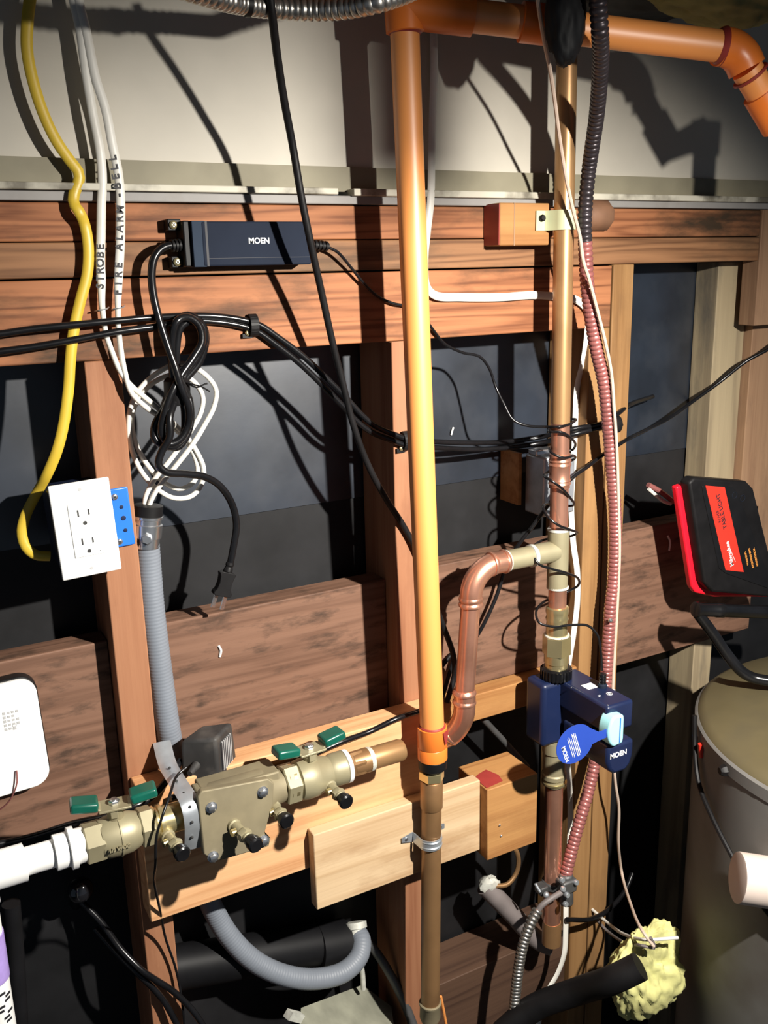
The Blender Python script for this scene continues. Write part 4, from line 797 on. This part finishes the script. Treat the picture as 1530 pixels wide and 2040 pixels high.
# clips
def clip(px, py, Y, scr, lab):
    t = thing('cable_clip', lab, 'clip', P(px, py, Y)); c = P(px, py, Y)
    mb = MB(); arc = [c+Vector((0, -.0095*math.sin(a)-.001, .012*math.cos(a))) for a in [math.pi*i/12 for i in range(13)]]
    mb.tube(arc, 1, 8, flat=(.0050, .0010), side=(0, 0, 1)) if False else None
    for i in range(len(arc)-1): mb.obox((arc[i]+arc[i+1])/2, XA, arc[i+1]-arc[i], XA.cross(arc[i+1]-arc[i]), .0050, (arc[i+1]-arc[i]).length*.58, .0009)
    s = P(*scr); mb.box(s.x-.0068, s.x+.0055, s.y, s.y+.003, s.z-.006, c.z-.009); mb.build('saddle', BLACKM, t, .0004)
    screw(s, .0036, t)
clip(502, 648, -.002, (494, 663, -.004), 'black saddle clip with a brass screw holding the paired cables on the header')
clip(806, 878, -.002, (800, 893, -.004), 'black saddle clip on the middle stud just left of the orange pipe')
clip(1225, 845, -.002, (1232, 852, -.004), 'black saddle clip on the tall pale stud beside the armoured cable')

# riser strap at the plates
rs = thing('riser_strap', 'pale green metal strap tying the copper riser to the spacer block', 'strap', P(1110, 435, -.05))
zs0, zs1 = P(1110, 458, -.055).z, P(1110, 418, -.055).z
xA = P(1068, 440, -.036).x; rx = RX(1.44)
pth = [(xA, -.0355), (rx-.020, -.0355), (rx-.0155, -.040)]+[(rx-math.cos(a)*.0138, YR-math.sin(a)*.0138) for a in [math.pi*i/12 for i in range(1, 12)]]+[(rx+.015, -.046), (rx+.017, -.040), (rx+.019, -.02)]
mb = MB(); vs = []
for i, (x, y) in enumerate(pth):
    t = Vector(pth[min(i+1, len(pth)-1)])-Vector(pth[max(i-1, 0)]); nn = Vector((t.y, -t.x)).normalized()*.0011
    for off in (0, 1):
        for z in (zs0, zs1): vs.append((x+nn.x*off, y+nn.y*off, z))
fs = []
for i in range(len(pth)-1):
    a = i*4; b = a+4; fs += [(a, b, b+1, a+1), (a+2, a+3, b+3, b+2), (a, a+2, b+2, b), (a+1, b+1, b+3, a+3)]
k4 = len(pth)*4
mb.add(vs, fs+[(0, 1, 3, 2), (k4-4, k4-2, k4-1, k4-3)]).build('band', STRAPY, rs)
MB().lathe(P(1079, 435, -.0368), (-.1, -1, .1), [(0, .0042), (.003, .0045), (.005, .003)], 10).build('nail_head', BLACKM, rs)
# metal bracket plate and splinter behind the riser
br = thing('metal_box', 'dented grey metal box fixed behind the riser below the wrapped cables', 'box', P(1110, 1010, .01))
a_, b_ = P(1072, 905, .02), P(1150, 1015, -.005)
MB().box(a_.x-.004, a_.x+.052, .0, .045, b_.z-.005, a_.z-.002).build('case', ZINC, br, .003)
MB().box(P(1060, 900, .02).x, P(1105, 900, .02).x, .01, .03, P(1080, 904, .02).z, P(1080, 893, .02).z).build('bright_tab', STEEL, br, .002)
tag(MB().box(P(1029, 950, .05).x, P(1035, 950, .05).x, .045, .09, P(1031, 1005, .05).z, P(1034, 902, .05).z).build('wood_splinter', PINE3), 'thin upright wood splinter left of the grey metal box', 'splinter')

# ================================================================ TANK, WORK LIGHT
TCX, TCY, TR_, TZ = 1.235, -.31, .29, .742
tk = thing('water_heater', 'large grey water heater tank with an olive domed top at lower right', 'water heater', (TCX, TCY, -.55))
MB().lathe((TCX, TCY, -.55), ZA, [(0, TR_), (TZ+.55-.03, TR_), (TZ+.55-.029, TR_+.0015), (TZ+.55-.012, TR_+.0015), (TZ+.55-.009, TR_-.002)], 96).build('jacket', TANKG, tk)
MB().lathe((TCX, TCY, TZ-.012), ZA, [(0, TR_-.001), (.006, TR_-.004), (.012, TR_-.014), (.020, TR_-.06), (.026, TR_-.14), (.028, 0)], 96).build('top_dome', OLIVE, tk)
def tside(px, py, off=0.0):
    o = Vector((0, -CAM_D, CAM_H)); r = (P(px, py, 0)-o).normalized(); c = Vector((TCX, TCY)); d2 = Vector((r.x, r.y)); oc2 = Vector((o.x, o.y))-c; R2 = TR_+off
    A2 = d2.dot(d2); B2 = 2*oc2.dot(d2); C2 = oc2.dot(oc2)-R2*R2; disc = max(B2*B2-4*A2*C2, 0); return o+r*((-B2-math.sqrt(disc))/(2*A2))
c = tside(1441, 1535, .004); nr = Vector((c.x-TCX, c.y-TCY, 0)).normalized()
MB().lathe(c-nr*.004, nr, [(0, .009), (.006, .008), (.010, .005)], 7).build('access_knob', BLACKM, tk)
MB().tube(smooth([tside(1384, 1425, .008), tside(1384, 1480, .008), tside(1392, 1560, .008), tside(1415, 1620, .008), tside(1450, 1690, .008), tside(1490, 1760, .008), tside(1530, 1820, .008), tside(1560, 1850, .008)], .01), .0035, 8).build('dark_lead', BLACKM, tk)
for (px, py, m_, r_) in ((1384, 1465, BOXBLUE, .004), (1396, 1482, LRED, .004)):
    a_ = tside(px, py, .004); MB().cyl(a_, a_+Vector((.004, 0, -.022)), r_, 10).build('wire_nut', m_, tk)
wc = thing('white_vent_pipe', 'pinkish white plastic pipe end sticking in at the lower right edge', 'pipe', tside(1500, 1760, .02))
a_, b_ = tside(1468, 1748, .045), tside(1468, 1748, .045)+Vector((.16, -.10, -.03))
MB().lathe(a_, b_-a_, [(0, .029), (.001, .0325), (.003, .033), (.19, .033)], 30).build('pipe', plain('pink_white_plastic', (0.62, 0.52, 0.46), 0.5, var=.04), wc)

wl = thing('work_light', 'black battery work light with a glowing red edge standing on the tank', 'lamp', (1.13, -.12, TZ))
YW = -.07
u_ = (P(1490, 965, YW)-P(1380, 955, YW)); u_.normalize(); v_ = (P(1375, 958, YW)-P(1410, 1177, YW)); v_ = (v_-u_*v_.dot(u_)).normalized(); n_w = u_.cross(v_)
o_ = P(1373, 958, YW)
def wpt(px, py, off=0.0):
    oo = Vector((0, -CAM_D, CAM_H)); r = P(px, py, 0)-oo; return oo+r*((o_-oo).dot(n_w)/r.dot(n_w))+n_w*off
def wpoly(l): return [((wpt(*q)-o_).dot(u_), (wpt(*q)-o_).dot(v_)) for q in l]
hp = wpoly([(1373, 962), (1384, 951), (1488, 959), (1502, 974), (1545, 1150), (1560, 1192), (1470, 1184), (1420, 1180), (1404, 1163)])[::-1]
MB().prism(hp, o_-n_w*.020, u_, v_, .020).build('housing', BLACKM, wl, .004, segs=3)
rp = wpoly([(1366, 975), (1384, 968), (1488, 972), (1530, 1100), (1550, 1196), (1440, 1196), (1404, 1188), (1396, 1175)])[::-1]
MB().prism(rp, o_-n_w*.030, u_, v_, .012).build('red_frame', REDPL, wl, .003, segs=3)
ip = wpoly([(1398, 968), (1460, 970), (1470, 985), (1535, 1160), (1530, 1172), (1445, 1142), (1432, 1132), (1400, 985)])[::-1]
MB().prism(ip, o_, u_, v_, .0012).build('inset_panel', ABS, wl, .0008)
lp = wpoly([(1404, 967), (1442, 970), (1480, 1139), (1444, 1135)])[::-1]
lb = MB().prism(lp, o_+n_w*.0012, u_, v_, .0004).build('label', LRED, wl)
tdir = (wpt(1440, 1000)-wpt(1468, 1128)).normalized(); tup = -n_w.cross(tdir) if False else n_w.cross(tdir).normalized()
text('Milwaukee', wpt(1452, 1103, .0018), tdir, tup, .0105, WHITEINK, lb, bold=.0001, ext=.0001)
a_ = wpt(1463, 1118, .0018); b_ = wpt(1448, 1082, .0018); MB().tube([a_, a_.lerp(b_, .5), b_], .0004, 5).build('underline_bolt', WHITEINK, lb)
text('TABLE LIGHT', wpt(1436, 1018, .0018), tdir, tup, .0105, BLACKINK, lb, bold=.0002, ext=.0001)
text('ROVER', wpt(1430, 1028, .0018), tdir, tup, .0070, BLACKINK, lb, bold=.0001, ext=.0001)
for k, s in enumerate(('WARNING', 'AVERTISSEMENT', 'ADVERTENCIA')):
    text(s, wpt(1486+k*9, 1112-k*1, .0014), tdir, tup, .0052, GOLDINK, wl, name='warning_text', bold=.0001, ext=.0001)
mb = MB()
for px, py in ((1462, 986), (1478, 992)):
    c = wpt(px, py, .0014); mb.tube([c+(u_*math.cos(a)+v_*math.sin(a))*.005 for a in [2*math.pi*i/16 for i in range(17)]], .0003, 5)
mb.build('embossed_rings', SLATE, wl)
a_, b_ = P(1384, 1214, YW-.01), P(1600, 1222, YW-.04)
MB().lathe(a_, b_-a_, [(0, .010), (.001, .0118), (.006, .0118), (.007, .0105), (.04, .0105), (.041, .0112), (.055, .0112), (.056, .0105), (.2, .0105)], 26).build('hinge_tube', BLACKP, wl)
MB().tube(smooth([P(1390, 1222, YW-.01), P(1420, 1262, YW-.02), P(1452, 1308, YW-.035), P(1478, 1338, YW-.05), P(1500, 1350, YW-.06), P(1540, 1358, YW-.08), P(1600, 1372, YW-.10)], .004), .0085, 14).build('folding_stand', BLACKP, wl)
# small bits right of the pale stud
db = thing('torn_cable_stub', 'torn red and white strip of cable lying left of the work light', 'cable stub', P(1315, 990, .02))
MB().tube(smooth(PP([(1291, 966, .02), (1308, 975, .018), (1330, 990, .016), (1341, 1000, .016)]), .003), .0042, 8).build('red_jacket', MCRED, db)
MB().tube(smooth(PP([(1292, 974, .016), (1308, 988, .014), (1322, 999, .013), (1336, 1004, .013)]), .003), .0028, 8).build('white_core', WHITE, db)
tag(MB().tube(smooth(PP([(1354, 1012, .0), (1352, 1025, -.002), (1358, 1045, -.003), (1361, 1058, -.003)]), .003), .0026, 8).build('metal_hook', ZINC), 'small grey metal hook tucked against the red edge of the work light', 'hook')
for (px, py, s_, Y, lb_) in ((1333, 1082, 30, .029, 'pale glue dribble on the blocking board left of the work light'), (438, 1297, 22, .029, 'white splinter of caulk on the blocking board right of the grey conduit')):
    tag(MB().tube(smooth(PP([(px-3, py-s_/2, Y), (px+2, py-2, Y-.001), (px, py+s_/2, Y)]), .002), .0016, 7).build('caulk_fleck', WPLATE), lb_, 'caulk')
tag(MB().tube(smooth(PP([(903, 852, .09), (901, 858, .088), (899, 866, .09)]), .002), .0014, 7).build('caulk_fleck', WPLATE), 'white fleck on the black paper just right of the orange pipe', 'caulk')

# ================================================================ LOW CLUTTER
def lump(name, c, size, mat, label, cat, seed, amp=.35, n=40, freq=2.2, kind=None):
    rng = random.Random(seed); waves = [(Vector((rng.gauss(0, 1), rng.gauss(0, 1), rng.gauss(0, 1)))*freq*(1+1.2*k/5), rng.uniform(0, 6.28), 1/(1+k*.35)) for k in range(14)]
    mb = MB().sphere((0, 0, 0), 1.0, n)
    for v in mb.v:
        s = sum(a*math.sin(w_.dot(v)+ph) for w_, ph, a in waves)/4; cs = sum(a*abs(math.sin(2.3*w_.dot(v)+ph)) for w_, ph, a in waves)/6
        v *= 1+amp*s*.5+amp*(cs-.5)*.6
    mb.v = [Vector((v.x*size[0], v.y*size[1], v.z*size[2]))+Vector(c) for v in mb.v]
    return tag(mb.build(name, mat, angle=180), label, cat, kind=kind)
lump('insulation_wad', P(1284, 1938, -.16), (.056, .040, .074), FOAM, 'crumpled yellow insulation wad stuffed low beside the tank', 'insulation', 3, .62, 120, 3.0)
lump('ceiling_insulation', P(1440, -8, -.16), (.11, .05, .030), FOAM2, 'olive green fibreglass insulation hanging over the orange pipe at top right', 'insulation', 5, .35, 80, 2.4)
lump('ceiling_insulation', P(1230, -5, -.06), (.12, .06, .022), TAR2, 'black torn insulation paper above the armoured cable top', 'insulation', 8, .4, 60, 2.4)
lump('insulation_scrap', P(1126, 38, -.185), (.023, .016, .046), MATS['tar_paper_lower'], 'black ragged scrap hanging over the orange pipe where the copper riser goes up', 'insulation', 11, .3, 60, 2.2)
cable('wire_tail', [(1180, 1812, .0), (1210, 1838, -.04), (1245, 1862, -.12), (1290, 1872, -.19), (1350, 1868, -.205)], .0026, WHITE, 'upper of two white wire tails lying on the yellow insulation', 'wire')
cable('wire_tail', [(1180, 1822, .0), (1205, 1850, -.005), (1240, 1876, -.08), (1280, 1884, -.19), (1304, 1888, -.20), (1296, 1868, -.20)], .0024, GREYPIPE, 'lower grey wire tail curling over the yellow insulation', 'wire')
cable('black_wire', [(1130, 1832, -.045), (1180, 1830, -.03), (1215, 1810, -.02), (1245, 1775, -.01), (1260, 1740, .0)], .0040, BLACKP, 'black wire curving right from the foot of the lower copper pipe', 'wire')
cable('black_hose', [(1000, 2060, -.08), (1060, 2010, -.10), (1150, 1975, -.15), (1225, 1950, -.21), (1275, 1925, -.23)], .019, BLACKM, 'fat black hose crossing in front of the yellow insulation', 'hose', n=20)
cable('dark_rod', [(962, 1432, .03), (1005, 1478, .03), (1050, 1528, .03)], .005, DGREY, 'dark slanting rod in the gap above the wood block', 'rod')
cf = thing('concrete_block', 'grey-green concrete block at the bottom edge left of the brown pipe', 'block', P(690, 2030, .0))
zt_ = .372
MB().add([P(600, 2008, .0), P(722, 1962, .06), P(780, 2005, .03), P(790, 2090, -.06), P(590, 2090, -.06)]+[p+Vector((0, 0, -.3)) for p in PP([(600, 2008, .0), (722, 1962, .06), (780, 2005, .03), (790, 2090, -.06), (590, 2090, -.06)])],
         [(0, 4, 3, 2, 1), (5, 6, 7, 8, 9), (0, 1, 6, 5), (1, 2, 7, 6), (2, 3, 8, 7), (3, 4, 9, 8), (4, 0, 5, 9)]).build('block', CONCRETE, cf)
tag(MB().obox(P(586, 2024, -.02), (.8, 0, -.6), (.3, -1, 0), (.6, 0, .8), .011, .006, .006).build('wood_chip', SOLDER), 'pale chip of wood on the left corner of the concrete block', 'chip')
ab = thing('abs_pipe', 'fat black drain pipe with a hub behind the loop of grey conduit', 'pipe', P(660, 1920, .05))
a_, b_ = P(470, 1905, .062), P(708, 1860, .062)
MB().cyl(P(330, 1930, .062), P(640, 1880, .062), .030, 26).build('pipe', ABS, ab)
MB().lathe(P(628, 1888, .060), b_-a_, [(0, .030), (.001, .034), (.048, .034), (.049, .030)], 28).build('hub', ABS, ab)
cable('dark_pipe', [(728, 1868, .05), (765, 1920, .03), (800, 1985, .01), (830, 2060, -.01)], .007, DGREY, 'dark grey rod slanting down between conduit loop and brown pipe', 'rod')
cable('white_wire', [(716, 1905, .03), (722, 1940, .03), (724, 1970, .03)], .004, SOLDER, 'short pale strip hanging behind the end of the grey conduit loop', 'strip')
cable('orange_wire', [(878, 1985, -.03), (884, 2015, -.03), (892, 2060, -.03)], .0022, ORANGE, 'thin orange wire right of the brown pipe at the bottom edge', 'wire')
kb = thing('chrome_knob', 'glossy dark knob in the shadow under the white PVC pipe', 'knob', P(160, 1790, .05))
MB().sphere(P(160, 1772, .05), .016, 20).build('ball', plain('gloss_black', (.01, .01, .012), .08, var=.1, coat=1.0), kb)
MB().cyl(P(160, 1775, .055), P(152, 1800, .09), .008, 14).build('stem', BLACKP, kb)
cable('dark_cable', [(160, 1795, .06), (200, 1835, .04), (240, 1890, .01), (285, 1935, -.01), (310, 1952, -.012), (345, 1975, -.014), (385, 2015, -.02), (415, 2060, -.03)], .0040, BLACKP, 'upper of two black cables slanting over the foot of the left stud', 'cable')
cable('dark_cable', [(190, 1850, .05), (235, 1900, .02), (270, 1935, .0), (302, 1965, -.008), (330, 2000, -.012), (362, 2060, -.02)], .0040, BLACKP, 'lower of two black cables slanting over the foot of the left stud', 'cable')
cable('black_pipe_cover', [(22, 1800, -.04), (30, 1900, -.04), (36, 2000, -.04), (40, 2080, -.04)], .010, ABS, 'black tube standing right behind the white PVC down pipe', 'tube', n=16)
